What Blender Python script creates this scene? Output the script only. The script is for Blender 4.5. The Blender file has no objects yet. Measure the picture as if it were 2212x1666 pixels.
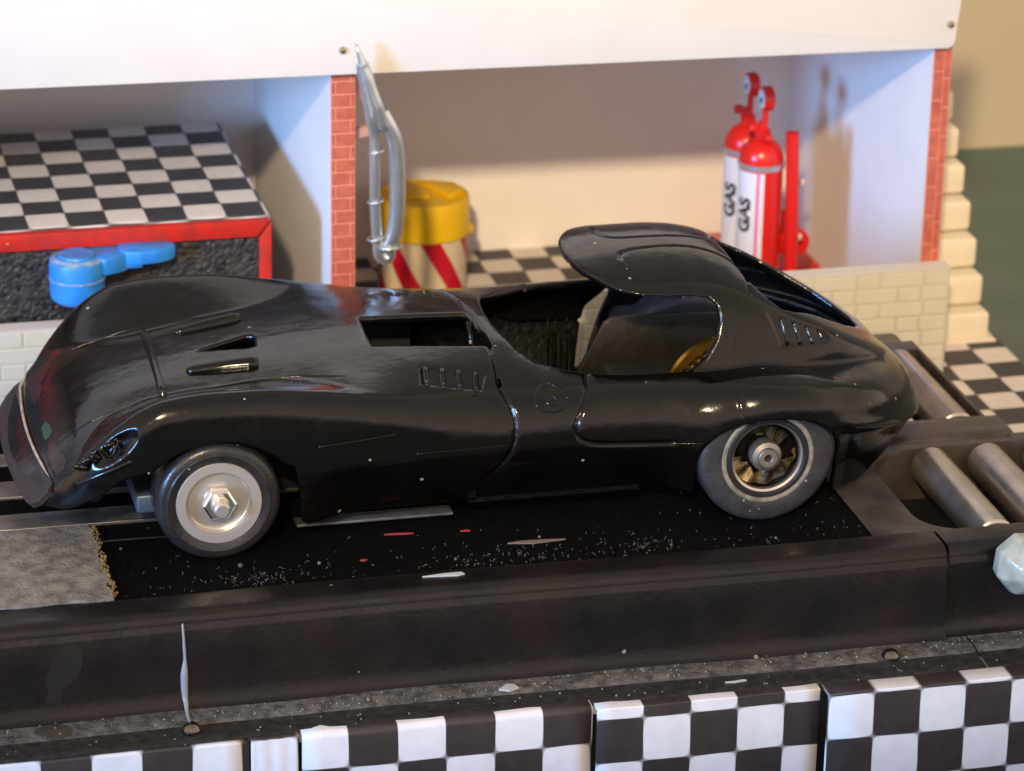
import bpy, bmesh, math, random
import numpy as np
import openvdb
from mathutils import Vector, Matrix
from mathutils.bvhtree import BVHTree
random.seed(7)
S = bpy.context.scene
COL = S.collection
PI = math.pi
# units: 1 blender unit = 1 cm of the model world

# ------------------------------------------------------------------ camera
cam_d = bpy.data.cameras.new('camera')
cam = bpy.data.objects.new('camera', cam_d); COL.objects.link(cam)
CAMR = (0.9707619, -0.2392769, 0.0191793)
CAMU = (0.0718355, 0.3658182, 0.9279099)
CAMF = (0.2290435, 0.8994018, -0.3723110)
CAMC = (-9.9180604, -62.1722404, 29.0362313)
M = Matrix(((CAMR[0], CAMU[0], -CAMF[0], CAMC[0]),
            (CAMR[1], CAMU[1], -CAMF[1], CAMC[1]),
            (CAMR[2], CAMU[2], -CAMF[2], CAMC[2]),
            (0, 0, 0, 1)))
cam.matrix_world = M
cam_d.sensor_width = 36; cam_d.lens = 7500 / 2212 * 36
cam_d.clip_start = 1; cam_d.clip_end = 600
cam_d.dof.use_dof = True; cam_d.dof.focus_distance = 68.5; cam_d.dof.aperture_fstop = 0.32
S.camera = cam

# ------------------------------------------------------------------ light
S.view_settings.view_transform = 'Standard'
S.view_settings.look = 'None'
S.view_settings.exposure = 0.06
S.view_settings.gamma = 1.0
W = bpy.data.worlds.new('World'); S.world = W; W.use_nodes = True
wn = W.node_tree.nodes; wl = W.node_tree.links
bg = wn['Background']
tc = wn.new('ShaderNodeTexCoord'); sx = wn.new('ShaderNodeSeparateXYZ'); rp = wn.new('ShaderNodeValToRGB')
wl.new(tc.outputs['Generated'], sx.inputs[0])
mr = wn.new('ShaderNodeMapRange'); mr.inputs[1].default_value = -1; mr.inputs[2].default_value = 1
wl.new(sx.outputs['Z'], mr.inputs[0]); wl.new(mr.outputs[0], rp.inputs[0])
cr = rp.color_ramp
cr.elements[0].position = 0.0; cr.elements[0].color = (0.14, 0.105, 0.085, 1)
cr.elements[1].position = 1.0; cr.elements[1].color = (0.42, 0.335, 0.275, 1)
e_ = cr.elements.new(0.44); e_.color = (0.20, 0.155, 0.125, 1)
e_ = cr.elements.new(0.53); e_.color = (0.98, 0.78, 0.66, 1)
wl.new(rp.outputs[0], bg.inputs[0]); bg.inputs[1].default_value = 1.55

def area(name, loc, target, size, power, color, shape='DISK', size_y=None):
    l = bpy.data.lights.new(name, 'AREA'); l.shape = shape; l.size = size
    if size_y: l.size_y = size_y
    l.energy = power; l.color = color
    o = bpy.data.objects.new(name, l); COL.objects.link(o)
    o.location = loc
    d = Vector(target) - Vector(loc)
    o.rotation_euler = d.to_track_quat('-Z', 'Y').to_euler()
    return o
# warm room lamp: a soft-edged spot in front, slightly left of the layout
wd = Vector((0.34, 1.0, -0.57)).normalized()
def spot(name, loc, target, radius, power, color, angle, blend):
    l = bpy.data.lights.new(name, 'SPOT'); l.shadow_soft_size = radius; l.energy = power; l.color = color
    l.spot_size = math.radians(angle); l.spot_blend = blend
    o = bpy.data.objects.new(name, l); COL.objects.link(o); o.location = loc
    o.rotation_euler = (Vector(target) - Vector(loc)).to_track_quat('-Z', 'Y').to_euler()
    return o
spot('room_lamp', Vector((10, 15, 5)) - wd * 160, (11, 17, 6), 3.2, 1000000, (1.0, 0.77, 0.47), 17, 1.0)
# cool daylight from a window on the left
cd = Vector((1.45, 1.0, -0.34)).normalized()
area('window_light', Vector((5, 12, 2)) - cd * 170, (5, 12, 2), 34, 350000, (0.19, 0.47, 1.0), 'RECTANGLE', 30)

# ------------------------------------------------------------------ materials
def lin(c): return tuple(((x / 255) / 12.92 if x / 255 <= 0.04045 else ((x / 255 + 0.055) / 1.055) ** 2.4) for x in c)
MATS = {}
def mat(name, col, rough=0.5, metal=0.0, var=0.0, vscale=2.0, col2=None, bump=0.0, bscale=8.0, spec=0.5,
        coat=0.0, specks=0.0, speckcol=(0.5, 0.48, 0.42), speckscale=3.0, rvar=0.0, detail=6.0, trans=0.0, stretch=None, sss=0.0):
    if name in MATS: return MATS[name]
    m = bpy.data.materials.new(name); m.use_nodes = True
    N = m.node_tree.nodes; L = m.node_tree.links
    b = N['Principled BSDF']
    b.inputs['Base Color'].default_value = (*col, 1); b.inputs['Roughness'].default_value = rough
    b.inputs['Metallic'].default_value = metal; b.inputs['Specular IOR Level'].default_value = spec
    b.inputs['Coat Weight'].default_value = coat; b.inputs['Coat Roughness'].default_value = 0.08
    if trans: b.inputs['Transmission Weight'].default_value = trans
    if sss:
        b.inputs['Subsurface Weight'].default_value = sss; b.inputs['Subsurface Scale'].default_value = 0.3
    t = N.new('ShaderNodeTexCoord'); src = t.outputs['Object']
    if stretch:
        mp = N.new('ShaderNodeMapping'); mp.inputs['Scale'].default_value = stretch
        L.new(src, mp.inputs[0]); src = mp.outputs[0]
    cur = None
    if var or col2:
        n = N.new('ShaderNodeTexNoise'); n.inputs['Scale'].default_value = vscale; n.inputs['Detail'].default_value = detail
        L.new(src, n.inputs[0])
        r = N.new('ShaderNodeValToRGB'); r.color_ramp.elements[0].position = 0.35; r.color_ramp.elements[1].position = 0.65
        c2 = col2 if col2 else tuple(x * (1 - var) for x in col)
        r.color_ramp.elements[0].color = (*c2, 1); r.color_ramp.elements[1].color = (*col, 1)
        L.new(n.outputs[0], r.inputs[0]); cur = r.outputs[0]
        if rvar:
            q = N.new('ShaderNodeMapRange'); q.inputs[1].default_value = 0.3; q.inputs[2].default_value = 0.7
            q.inputs[3].default_value = max(0.02, rough - rvar); q.inputs[4].default_value = rough + rvar
            n2 = N.new('ShaderNodeTexNoise'); n2.inputs['Scale'].default_value = vscale * 2.3; n2.inputs['Detail'].default_value = 5
            L.new(src, n2.inputs[0]); L.new(n2.outputs[0], q.inputs[0]); L.new(q.outputs[0], b.inputs['Roughness'])
    if specks:
        v = N.new('ShaderNodeTexVoronoi'); v.inputs['Scale'].default_value = speckscale; L.new(src, v.inputs[0])
        n3 = N.new('ShaderNodeTexNoise'); n3.inputs['Scale'].default_value = speckscale * 1.4; L.new(src, n3.inputs[0])
        # dust only in some cells
        w = N.new('ShaderNodeSeparateColor'); L.new(v.outputs['Color'], w.inputs[0])
        g = N.new('ShaderNodeMath'); g.operation = 'LESS_THAN'; g.inputs[1].default_value = specks
        L.new(w.outputs[0], g.inputs[0])
        d = N.new('ShaderNodeMath'); d.operation = 'LESS_THAN'
        sz = N.new('ShaderNodeMath'); sz.operation = 'MULTIPLY'; sz.inputs[1].default_value = 0.26
        L.new(n3.outputs[0], sz.inputs[0]); L.new(v.outputs['Distance'], d.inputs[0]); L.new(sz.outputs[0], d.inputs[1])
        mm = N.new('ShaderNodeMath'); mm.operation = 'MULTIPLY'; L.new(g.outputs[0], mm.inputs[0]); L.new(d.outputs[0], mm.inputs[1])
        mx = N.new('ShaderNodeMix'); mx.data_type = 'RGBA'
        L.new(mm.outputs[0], mx.inputs[0])
        if cur: L.new(cur, mx.inputs[6])
        else: mx.inputs[6].default_value = (*col, 1)
        mx.inputs[7].default_value = (*speckcol, 1); cur = mx.outputs[2]
    if cur: L.new(cur, b.inputs['Base Color'])
    if bump:
        n = N.new('ShaderNodeTexNoise'); n.inputs['Scale'].default_value = bscale; n.inputs['Detail'].default_value = 5
        L.new(src, n.inputs[0])
        bp = N.new('ShaderNodeBump'); bp.inputs['Strength'].default_value = 1.0; bp.inputs['Distance'].default_value = bump
        L.new(n.outputs[0], bp.inputs['Height']); L.new(bp.outputs[0], b.inputs['Normal'])
    MATS[name] = m
    return m

def checker_mat(name, size, off=(0, 0), axes='XY', white=(0.70, 0.68, 0.64), black=(0.035, 0.033, 0.036), flip=0, rough=0.55, soft=0.025, bump=0.006, ang=0.0):
    """printed black/white tiles with small rounded corners, in object space"""
    if name in MATS: return MATS[name]
    m = bpy.data.materials.new(name); m.use_nodes = True
    N = m.node_tree.nodes; L = m.node_tree.links; b = N['Principled BSDF']
    b.inputs['Roughness'].default_value = rough
    t = N.new('ShaderNodeTexCoord')
    # slight hand-made wobble
    nz = N.new('ShaderNodeTexNoise'); nz.inputs['Scale'].default_value = 0.5; L.new(t.outputs['Object'], nz.inputs[0])
    va = N.new('ShaderNodeVectorMath'); va.operation = 'MULTIPLY_ADD'; va.inputs[1].default_value = (0.10, 0.10, 0.10)
    L.new(nz.outputs['Color'], va.inputs[0]); L.new(t.outputs['Object'], va.inputs[2])
    mp = N.new('ShaderNodeMapping'); mp.inputs['Rotation'].default_value = (0, 0, ang)
    L.new(va.outputs[0], mp.inputs[0])
    s = N.new('ShaderNodeSeparateXYZ'); L.new(mp.outputs[0], s.inputs[0])
    def math_(op, a, bb=None, cc=None):
        n = N.new('ShaderNodeMath'); n.operation = op
        for i, v in enumerate((a, bb, cc)):
            if v is None: continue
            if isinstance(v, (int, float)): n.inputs[i].default_value = v
            else: L.new(v, n.inputs[i])
        return n.outputs[0]
    def sinsgn(axis, o):
        u = math_('MULTIPLY_ADD', s.outputs[axis], PI / size, -(o + 0.05) * PI / size)
        return math_('SINE', u)
    p = math_('MULTIPLY', sinsgn(axes[0], off[0]), sinsgn(axes[1], off[1]))
    if flip: p = math_('MULTIPLY', p, -1.0)
    q = N.new('ShaderNodeMapRange'); q.inputs[1].default_value = -soft; q.inputs[2].default_value = soft
    q.clamp = True
    L.new(math_('SUBTRACT', p, 0.012), q.inputs[0])
    mx = N.new('ShaderNodeMix'); mx.data_type = 'RGBA'; L.new(q.outputs[0], mx.inputs[0])
    n = N.new('ShaderNodeTexNoise'); n.inputs['Scale'].default_value = 3; n.inputs['Detail'].default_value = 8
    L.new(t.outputs['Object'], n.inputs[0])
    def tone(c, k):
        r = N.new('ShaderNodeValToRGB'); r.color_ramp.elements[0].position = 0.3; r.color_ramp.elements[1].position = 0.7
        r.color_ramp.elements[0].color = (*[x * k for x in c], 1); r.color_ramp.elements[1].color = (*c, 1)
        L.new(n.outputs[0], r.inputs[0]); return r.outputs[0]
    L.new(tone(black, 0.7), mx.inputs[6]); L.new(tone(white, 0.9), mx.inputs[7])
    L.new(mx.outputs[2], b.inputs['Base Color'])
    bp = N.new('ShaderNodeBump'); bp.inputs['Distance'].default_value = bump
    L.new(n.outputs[0], bp.inputs['Height']); L.new(bp.outputs[0], b.inputs['Normal'])
    MATS[name] = m
    return m

PAINT = mat('black_model_paint', (0.0030, 0.0026, 0.0022), 0.15, var=0.4, vscale=0.9, bump=0.010, bscale=3.2, spec=0.38,
            specks=0.035, speckcol=(0.26, 0.24, 0.21), speckscale=3.6, rvar=0.08)
PAINT_SHADE = mat('black_shaded_paint', (0.0014, 0.0014, 0.0016), 0.45, bump=0.03, bscale=6, spec=0.18)  # darker, duller copy of the body paint; interior shade put into the colour
PLASTIC = mat('black_tray_plastic', (0.0050, 0.0050, 0.0060), 0.32, var=0.35, vscale=0.55, col2=(0.0125, 0.0082, 0.0068), bump=0.010, bscale=6,
              specks=0.06, speckcol=(0.20, 0.18, 0.16), speckscale=2.6, rvar=0.10, spec=0.30)
DUSTY = mat('dusty_tray_ledge', (0.040, 0.037, 0.032), 0.7, col2=(0.13, 0.12, 0.10), vscale=4.5, bump=0.03, bscale=12,
            specks=0.12, speckcol=(0.35, 0.33, 0.28), speckscale=5)
FELT = mat('black_felt', (0.0012, 0.0012, 0.0012), 0.9, col2=(0.003, 0.0028, 0.0027), vscale=7, bump=0.06, bscale=16, spec=0.06,
           specks=0.05, speckcol=(0.10, 0.095, 0.09), speckscale=6)
DECKP = mat('worn_grey_plastic', (0.070, 0.055, 0.049), 0.36, col2=(0.034, 0.027, 0.025), vscale=1.4, bump=0.01, bscale=5, spec=0.4)
PADM = mat('grey_textured_rubber', (0.26, 0.235, 0.195), 0.42, col2=(0.13, 0.118, 0.10), vscale=3.5, bump=0.03, bscale=14, detail=9)
STEEL = mat('brushed_steel', (0.60, 0.56, 0.49), 0.30, 0.9, col2=(0.46, 0.42, 0.37), vscale=0.8, rvar=0.06)
DARKSTEEL = mat('tarnished_rail', (0.34, 0.31, 0.27), 0.42, 0.8, col2=(0.20, 0.18, 0.155), vscale=1.5, rvar=0.1)
ALU = mat('turned_aluminium', (0.62, 0.58, 0.51), 0.30, 0.75, var=.08, vscale=1.2)
ALUR = mat('satin_aluminium_ring', (0.40, 0.375, 0.335), 0.42, 0.5)
CHROME = mat('bright_nut', (0.85, 0.83, 0.80), 0.10, 1.0)
TYRE_B = mat('black_tyre_rubber', (0.022, 0.021, 0.021), 0.28, col2=(0.014, 0.0135, 0.013), vscale=3, bump=0.008, bscale=9,
             specks=0.08, speckcol=(0.25, 0.23, 0.2), speckscale=5, spec=0.45, rvar=0.08)
TYRE_G = mat('grey_dusty_tyre_rubber', (0.034, 0.034, 0.037), 0.45, col2=(0.022, 0.0215, 0.022), vscale=2.5, bump=0.012, bscale=10,
             specks=0.16, speckcol=(0.25, 0.25, 0.25), speckscale=6)
CREAM = mat('cream_tyre_line', (0.23, 0.205, 0.155), 0.6, col2=(0.12, 0.11, 0.085), vscale=6, bump=0.01, bscale=8)
BRASS = mat('dirty_brass', (0.26, 0.20, 0.10), 0.42, 0.5, col2=(0.02, 0.016, 0.01), vscale=2.2, bump=0.04, bscale=5)
DISH = mat('dark_shaded_dish', (0.020, 0.017, 0.013), 0.3, 0.4, col2=(0.006, 0.006, 0.006), vscale=2, bump=.02, bscale=4)  # black stands in for the depth shade inside the brass dish
GOLD = mat('gold_gear', (0.62, 0.34, 0.05), 0.33, 1.0, col2=(0.40, 0.20, 0.03), vscale=3)
CARD = mat('white_card', (0.62, 0.60, 0.56), 0.75, var=0.04, vscale=0.7, bump=0.003, bscale=14)
CARD_IN = mat('white_card_inside', (0.82, 0.775, 0.745), 0.8, var=0.04, vscale=0.6, bump=0.003, bscale=12)
BRICKC = mat('cream_embossed_brick', (0.55, 0.53, 0.43), 0.45, var=0.06, vscale=1.5, bump=0.004, bscale=3, spec=0.4)
MORTARC = mat('cream_mortar', (0.50, 0.47, 0.36), 0.5, var=0.08, vscale=1.5, bump=0.004, bscale=6)
BRICKR = mat('red_printed_brick', (0.47, 0.115, 0.065), 0.7, col2=(0.36, 0.075, 0.045), vscale=3.5, bump=0.003, bscale=20)
MORTARR = mat('pink_printed_mortar', (0.72, 0.30, 0.20), 0.75)
STAIRM = mat('cream_stair_foam', (0.70, 0.62, 0.47), 0.7, var=0.06, vscale=1.4, bump=0.01, bscale=5)
RED = mat('red_plastic', (0.62, 0.014, 0.010), 0.28, spec=0.5, bump=0.004, bscale=2, sss=0.0)
REDTRIM = mat('worn_red_trim', (0.55, 0.022, 0.012), 0.42, col2=(0.36, 0.025, 0.018), vscale=3, bump=0.01, bscale=6,
              specks=0.06, speckcol=(0.4, 0.25, 0.2), speckscale=5)
GRANITE = mat('black_gritty_panel', (0.0075, 0.0075, 0.009), 0.42, col2=(0.045, 0.041, 0.037), vscale=6.0, bump=0.07, bscale=9, specks=.12, speckcol=(.20,.18,.15), speckscale=9)
BLUE = mat('blue_paint', (0.020, 0.20, 0.60), 0.40, col2=(0.028, 0.25, 0.68), vscale=3, bump=0.006, bscale=5)
BLUEWORN = mat('worn_blue_edge', (0.28, 0.36, 0.42), 0.55, col2=(0.05, 0.22, 0.55), vscale=5, bump=0.02, bscale=8)
YELLOW = mat('yellow_plastic_lid', (0.80, 0.50, 0.006), 0.36, var=0.05, vscale=1.5, bump=0.006, bscale=2.5)
SILVER = mat('silver_pipe_paint', (0.60, 0.64, 0.65), 0.24, 0.8, var=.12, vscale=2.0, bump=0.004, bscale=3)
MAUVE = mat('mauve_bracket', (0.55, 0.36, 0.40), 0.5)
DARKOLIVE = mat('dark_olive_box', (0.10, 0.09, 0.06), 0.6)
MATGREEN = mat('green_cutting_mat', (0.105, 0.145, 0.12), 0.7, col2=(0.085, 0.115, 0.09), vscale=0.25, bump=0.01, bscale=3)
TAN = mat('tan_wall', (0.47, 0.41, 0.30), 0.85, var=0.05, vscale=0.1)
BLACKM = mat('matt_black', (0.006, 0.006, 0.006), 0.6)
NOSEM = mat('bare_dark_plastic', (0.026, 0.017, 0.015), 0.5, var=0.2, vscale=3, specks=0.03, speckcol=(0.3, 0.27, 0.22), speckscale=5)
CHIPEDGE = mat('chipped_cream_edge', (0.42, 0.37, 0.29), 0.45, col2=(0.30, 0.23, 0.17), vscale=4)
WORNRED = mat('worn_red_underpaint', (0.036, 0.011, 0.008), 0.22, col2=(0.010, 0.006, 0.005), vscale=3)
KNOB = mat('milky_clear_plastic', (0.42, 0.44, 0.36), 0.22, col2=(0.26, 0.27, 0.21), vscale=2.2, bump=0.03, bscale=4, spec=0.6)
WHITEP = mat('white_paint_chip', (0.45, 0.47, 0.45), 0.5)
DRIPM = mat('grey_paint_drip', (0.26, 0.27, 0.28), 0.4)
LABELW = mat('white_label', (0.66, 0.63, 0.62), 0.5)
PINK = mat('pink_label_stripe', (0.66, 0.12, 0.28), 0.5)
PRINTK = mat('black_print', (0.02, 0.02, 0.02), 0.5)
BAND = mat('silver_band', (0.55, 0.55, 0.58), 0.3, 0.7)
PLATERED = mat('red_glossy_base', (0.55, 0.03, 0.02), 0.3)

# ------------------------------------------------------------------ helpers
def link(name, me, m=None, parent=None, smooth=False):
    o = bpy.data.objects.new(name, me); COL.objects.link(o)
    if m is not None and not me.materials:
        for mm in (m if isinstance(m, (list, tuple)) else [m]): me.materials.append(mm)
    if parent is not None: o.parent = parent
    if smooth: me.polygons.foreach_set('use_smooth', [True] * len(me.polygons))
    return o
def empty(name, loc, label, cat, group=None):
    o = bpy.data.objects.new(name, None); COL.objects.link(o); o.location = loc; o.empty_display_size = 0.2
    o['label'] = label; o['category'] = cat
    if group: o['group'] = group
    return o
def tag(o, label=None, cat=None, group=None, kind=None):
    if label: o['label'] = label
    if cat: o['category'] = cat
    if group: o['group'] = group
    if kind: o['kind'] = kind
    return o
def put(o, parent):
    """parent while keeping coordinates that were given in world space"""
    o.parent = parent
    o.matrix_parent_inverse = Matrix.Translation(-Vector(parent.location))
    return o
def bm_mesh(bm, name):
    me = bpy.data.meshes.new(name); bm.normal_update(); bm.to_mesh(me); bm.free(); return me
def smooth_by_angle(me, deg=40):
    me.polygons.foreach_set('use_smooth', [True] * len(me.polygons))
    bm = bmesh.new(); bm.from_mesh(me)
    c = math.radians(deg)
    for e in bm.edges:
        if len(e.link_faces) == 2 and e.calc_face_angle(0) > c: e.smooth = False
    bm.to_mesh(me); bm.free()
def box(name, x0, x1, y0, y1, z0, z1, m, parent=None, bev=0.0, seg=2, sub=0, wob=0.0):
    bm = bmesh.new()
    cx, cy, cz = (x0 + x1) / 2, (y0 + y1) / 2, (z0 + z1) / 2
    bmesh.ops.create_cube(bm, size=1, matrix=Matrix.Translation((cx, cy, cz)) @ Matrix.Diagonal((x1 - x0, y1 - y0, z1 - z0, 1)))
    if bev: bmesh.ops.bevel(bm, geom=list(bm.edges), offset=bev, segments=seg, profile=0.5, affect='EDGES')
    if wob:
        for v in bm.verts: v.co += Vector([random.uniform(-wob, wob) for _ in range(3)])
    me = bm_mesh(bm, name)
    if bev and name != 'brick': smooth_by_angle(me, 50)
    o = link(name, me, m)
    if parent: put(o, parent)
    return o
def frames(pts):
    pts = [Vector(p) for p in pts]; out = []
    n = len(pts)
    t0 = (pts[1] - pts[0]).normalized()
    up = Vector((0, 0, 1)) if abs(t0.z) < 0.9 else Vector((1, 0, 0))
    a = t0.cross(up).normalized()
    for i in range(n):
        t = (pts[min(i + 1, n - 1)] - pts[max(i - 1, 0)])
        if t.length < 1e-9: t = t0
        t.normalize(); a = (a - t * a.dot(t)).normalized(); b = t.cross(a)
        out.append((pts[i], a.copy(), b))
    return out
def catmull(pts, n=6):
    P = [Vector(p) for p in pts]; P = [2 * P[0] - P[1]] + P + [2 * P[-1] - P[-2]]; out = []
    for i in range(1, len(P) - 2):
        for k in range(n):
            t = k / n
            out.append(0.5 * ((2 * P[i]) + (P[i + 1] - P[i - 1]) * t + (2 * P[i - 1] - 5 * P[i] + 4 * P[i + 1] - P[i + 2]) * t * t
                              + (-P[i - 1] + 3 * P[i] - 3 * P[i + 1] + P[i + 2]) * t ** 3))
    out.append(P[-2]); return out
def tube_bm(bm, pts, r, seg=10, cap=True):
    rr = r if isinstance(r, (list, tuple)) else [r] * len(pts)
    fr = frames(pts); rings = []
    for (p, a, b), q in zip(fr, rr):
        rings.append([bm.verts.new(p + (a * math.cos(2 * PI * k / seg) + b * math.sin(2 * PI * k / seg)) * q) for k in range(seg)])
    for r0, r1 in zip(rings, rings[1:]):
        for k in range(seg): bm.faces.new((r0[k], r0[(k + 1) % seg], r1[(k + 1) % seg], r1[k]))
    if cap:
        bm.faces.new(rings[0][::-1]); bm.faces.new(rings[-1])
def tube(name, pts, r, m, parent=None, seg=10):
    bm = bmesh.new(); tube_bm(bm, pts, r, seg); bmesh.ops.recalc_face_normals(bm, faces=bm.faces)
    me = bm_mesh(bm, name); smooth_by_angle(me, 50)
    o = link(name, me, m)
    if parent: put(o, parent)
    return o
def lathe_bm(bm, prof, center, axis='Z', seg=48, closed=False, cap0=True):
    """prof: list of (radius, height along axis)"""
    rings = []
    for r, h in prof:
        ring = []
        for k in range(seg):
            a = 2 * PI * k / seg; c, s_ = math.cos(a) * r, math.sin(a) * r
            p = {'Z': (c, s_, h), 'Y': (c, h, s_), 'X': (h, c, s_)}[axis]
            ring.append(bm.verts.new(Vector(p) + Vector(center)))
        rings.append(ring)
    n = len(rings)
    for i in range(n if closed else n - 1):
        r0, r1 = rings[i], rings[(i + 1) % n]
        for k in range(seg): bm.faces.new((r0[k], r0[(k + 1) % seg], r1[(k + 1) % seg], r1[k]))
    if not closed:
        if prof[0][0] > 1e-4 and cap0: bm.faces.new(rings[0])
        if prof[-1][0] > 1e-4: bm.faces.new(rings[-1])
def lathe(name, prof, center, m, parent=None, axis='Z', seg=48, closed=False, ang=35, cap0=True):
    bm = bmesh.new(); lathe_bm(bm, prof, center, axis, seg, closed, cap0)
    bmesh.ops.remove_doubles(bm, verts=bm.verts, dist=1e-5)
    bmesh.ops.recalc_face_normals(bm, faces=bm.faces)
    me = bm_mesh(bm, name); smooth_by_angle(me, ang)
    o = link(name, me, m)
    if parent: put(o, parent)
    return o
def prism(name, poly, a0, a1, m, parent=None, axis='Y', bev=0.0):
    """poly in the plane across the axis; axis Y -> (x,z), Z -> (x,y), X -> (y,z)"""
    bm = bmesh.new()
    f = {'Y': lambda p, h: (p[0], h, p[1]), 'Z': lambda p, h: (p[0], p[1], h), 'X': lambda p, h: (h, p[0], p[1])}[axis]
    v0 = [bm.verts.new(f(p, a0)) for p in poly]; v1 = [bm.verts.new(f(p, a1)) for p in poly]
    n = len(poly)
    bm.faces.new(v0); bm.faces.new(v1[::-1])
    for k in range(n): bm.faces.new((v0[k], v1[k], v1[(k + 1) % n], v0[(k + 1) % n]))
    bmesh.ops.recalc_face_normals(bm, faces=bm.faces)
    if bev: bmesh.ops.bevel(bm, geom=list(bm.edges), offset=bev, segments=2, profile=0.5, affect='EDGES')
    me = bm_mesh(bm, name)
    if bev: smooth_by_angle(me, 40)
    o = link(name, me, m)
    if parent: put(o, parent)
    return o

def pchip(x, y):
    """monotone cubic through columns of y; returns f(xq)"""
    x = np.asarray(x, float); y = np.asarray(y, float)
    if y.ndim == 1: y = y[:, None]
    h = np.diff(x)[:, None]; d = np.diff(y, axis=0) / h
    mm = np.zeros_like(y)
    w1 = 2 * h[1:] + h[:-1]; w2 = h[1:] + 2 * h[:-1]
    ok = (d[1:] * d[:-1]) > 0
    with np.errstate(divide='ignore', invalid='ignore'):
        t = (w1 + w2) / (w1 / d[:-1] + w2 / d[1:])
    mm[1:-1] = np.where(ok, t, 0); mm[0] = d[0]; mm[-1] = d[-1]
    def f(q):
        q = np.clip(np.asarray(q, float), x[0], x[-1]); i = np.clip(np.searchsorted(x, q) - 1, 0, len(x) - 2)
        hh = (x[i + 1] - x[i])[:, None]; s = ((q - x[i])[:, None]) / hh
        return ((2 * s ** 3 - 3 * s * s + 1) * y[i] + (s ** 3 - 2 * s * s + s) * hh * mm[i]
                + (3 * s * s - 2 * s ** 3) * y[i + 1] + (s ** 3 - s * s) * hh * mm[i + 1])
    return f
def catm2(P, n=6):
    if len(P) < 3: return P
    return [(q.x, q.y) for q in catmull([(p[0], p[1], 0) for p in P], n)]
def smax(a, b, k):
    h = np.clip(0.5 + 0.5 * (a - b) / k, 0, 1)
    return b + (a - b) * h + k * h * (1 - h)
def smin(a, b, k): return -smax(-a, -b, k)
def poly_sdf(P, X, Y):
    """signed distance to polygon P (negative inside) on arrays X,Y"""
    P = np.asarray(P, float); n = len(P)
    d = np.full(X.shape, 1e9); s = np.ones(X.shape)
    for i in range(n):
        a = P[i]; b = P[i - 1]; e = b - a
        wx, wy = X - a[0], Y - a[1]
        t = np.clip((wx * e[0] + wy * e[1]) / (e @ e), 0, 1)
        d = np.minimum(d, (wx - e[0] * t) ** 2 + (wy - e[1] * t) ** 2)
        c1 = Y >= a[1]; c2 = Y < b[1]; c3 = e[0] * wy > e[1] * wx
        f = (c1 & c2 & c3) | (~c1 & ~c2 & ~c3); s = np.where(f, -s, s)
    return s * np.sqrt(d)

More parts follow.
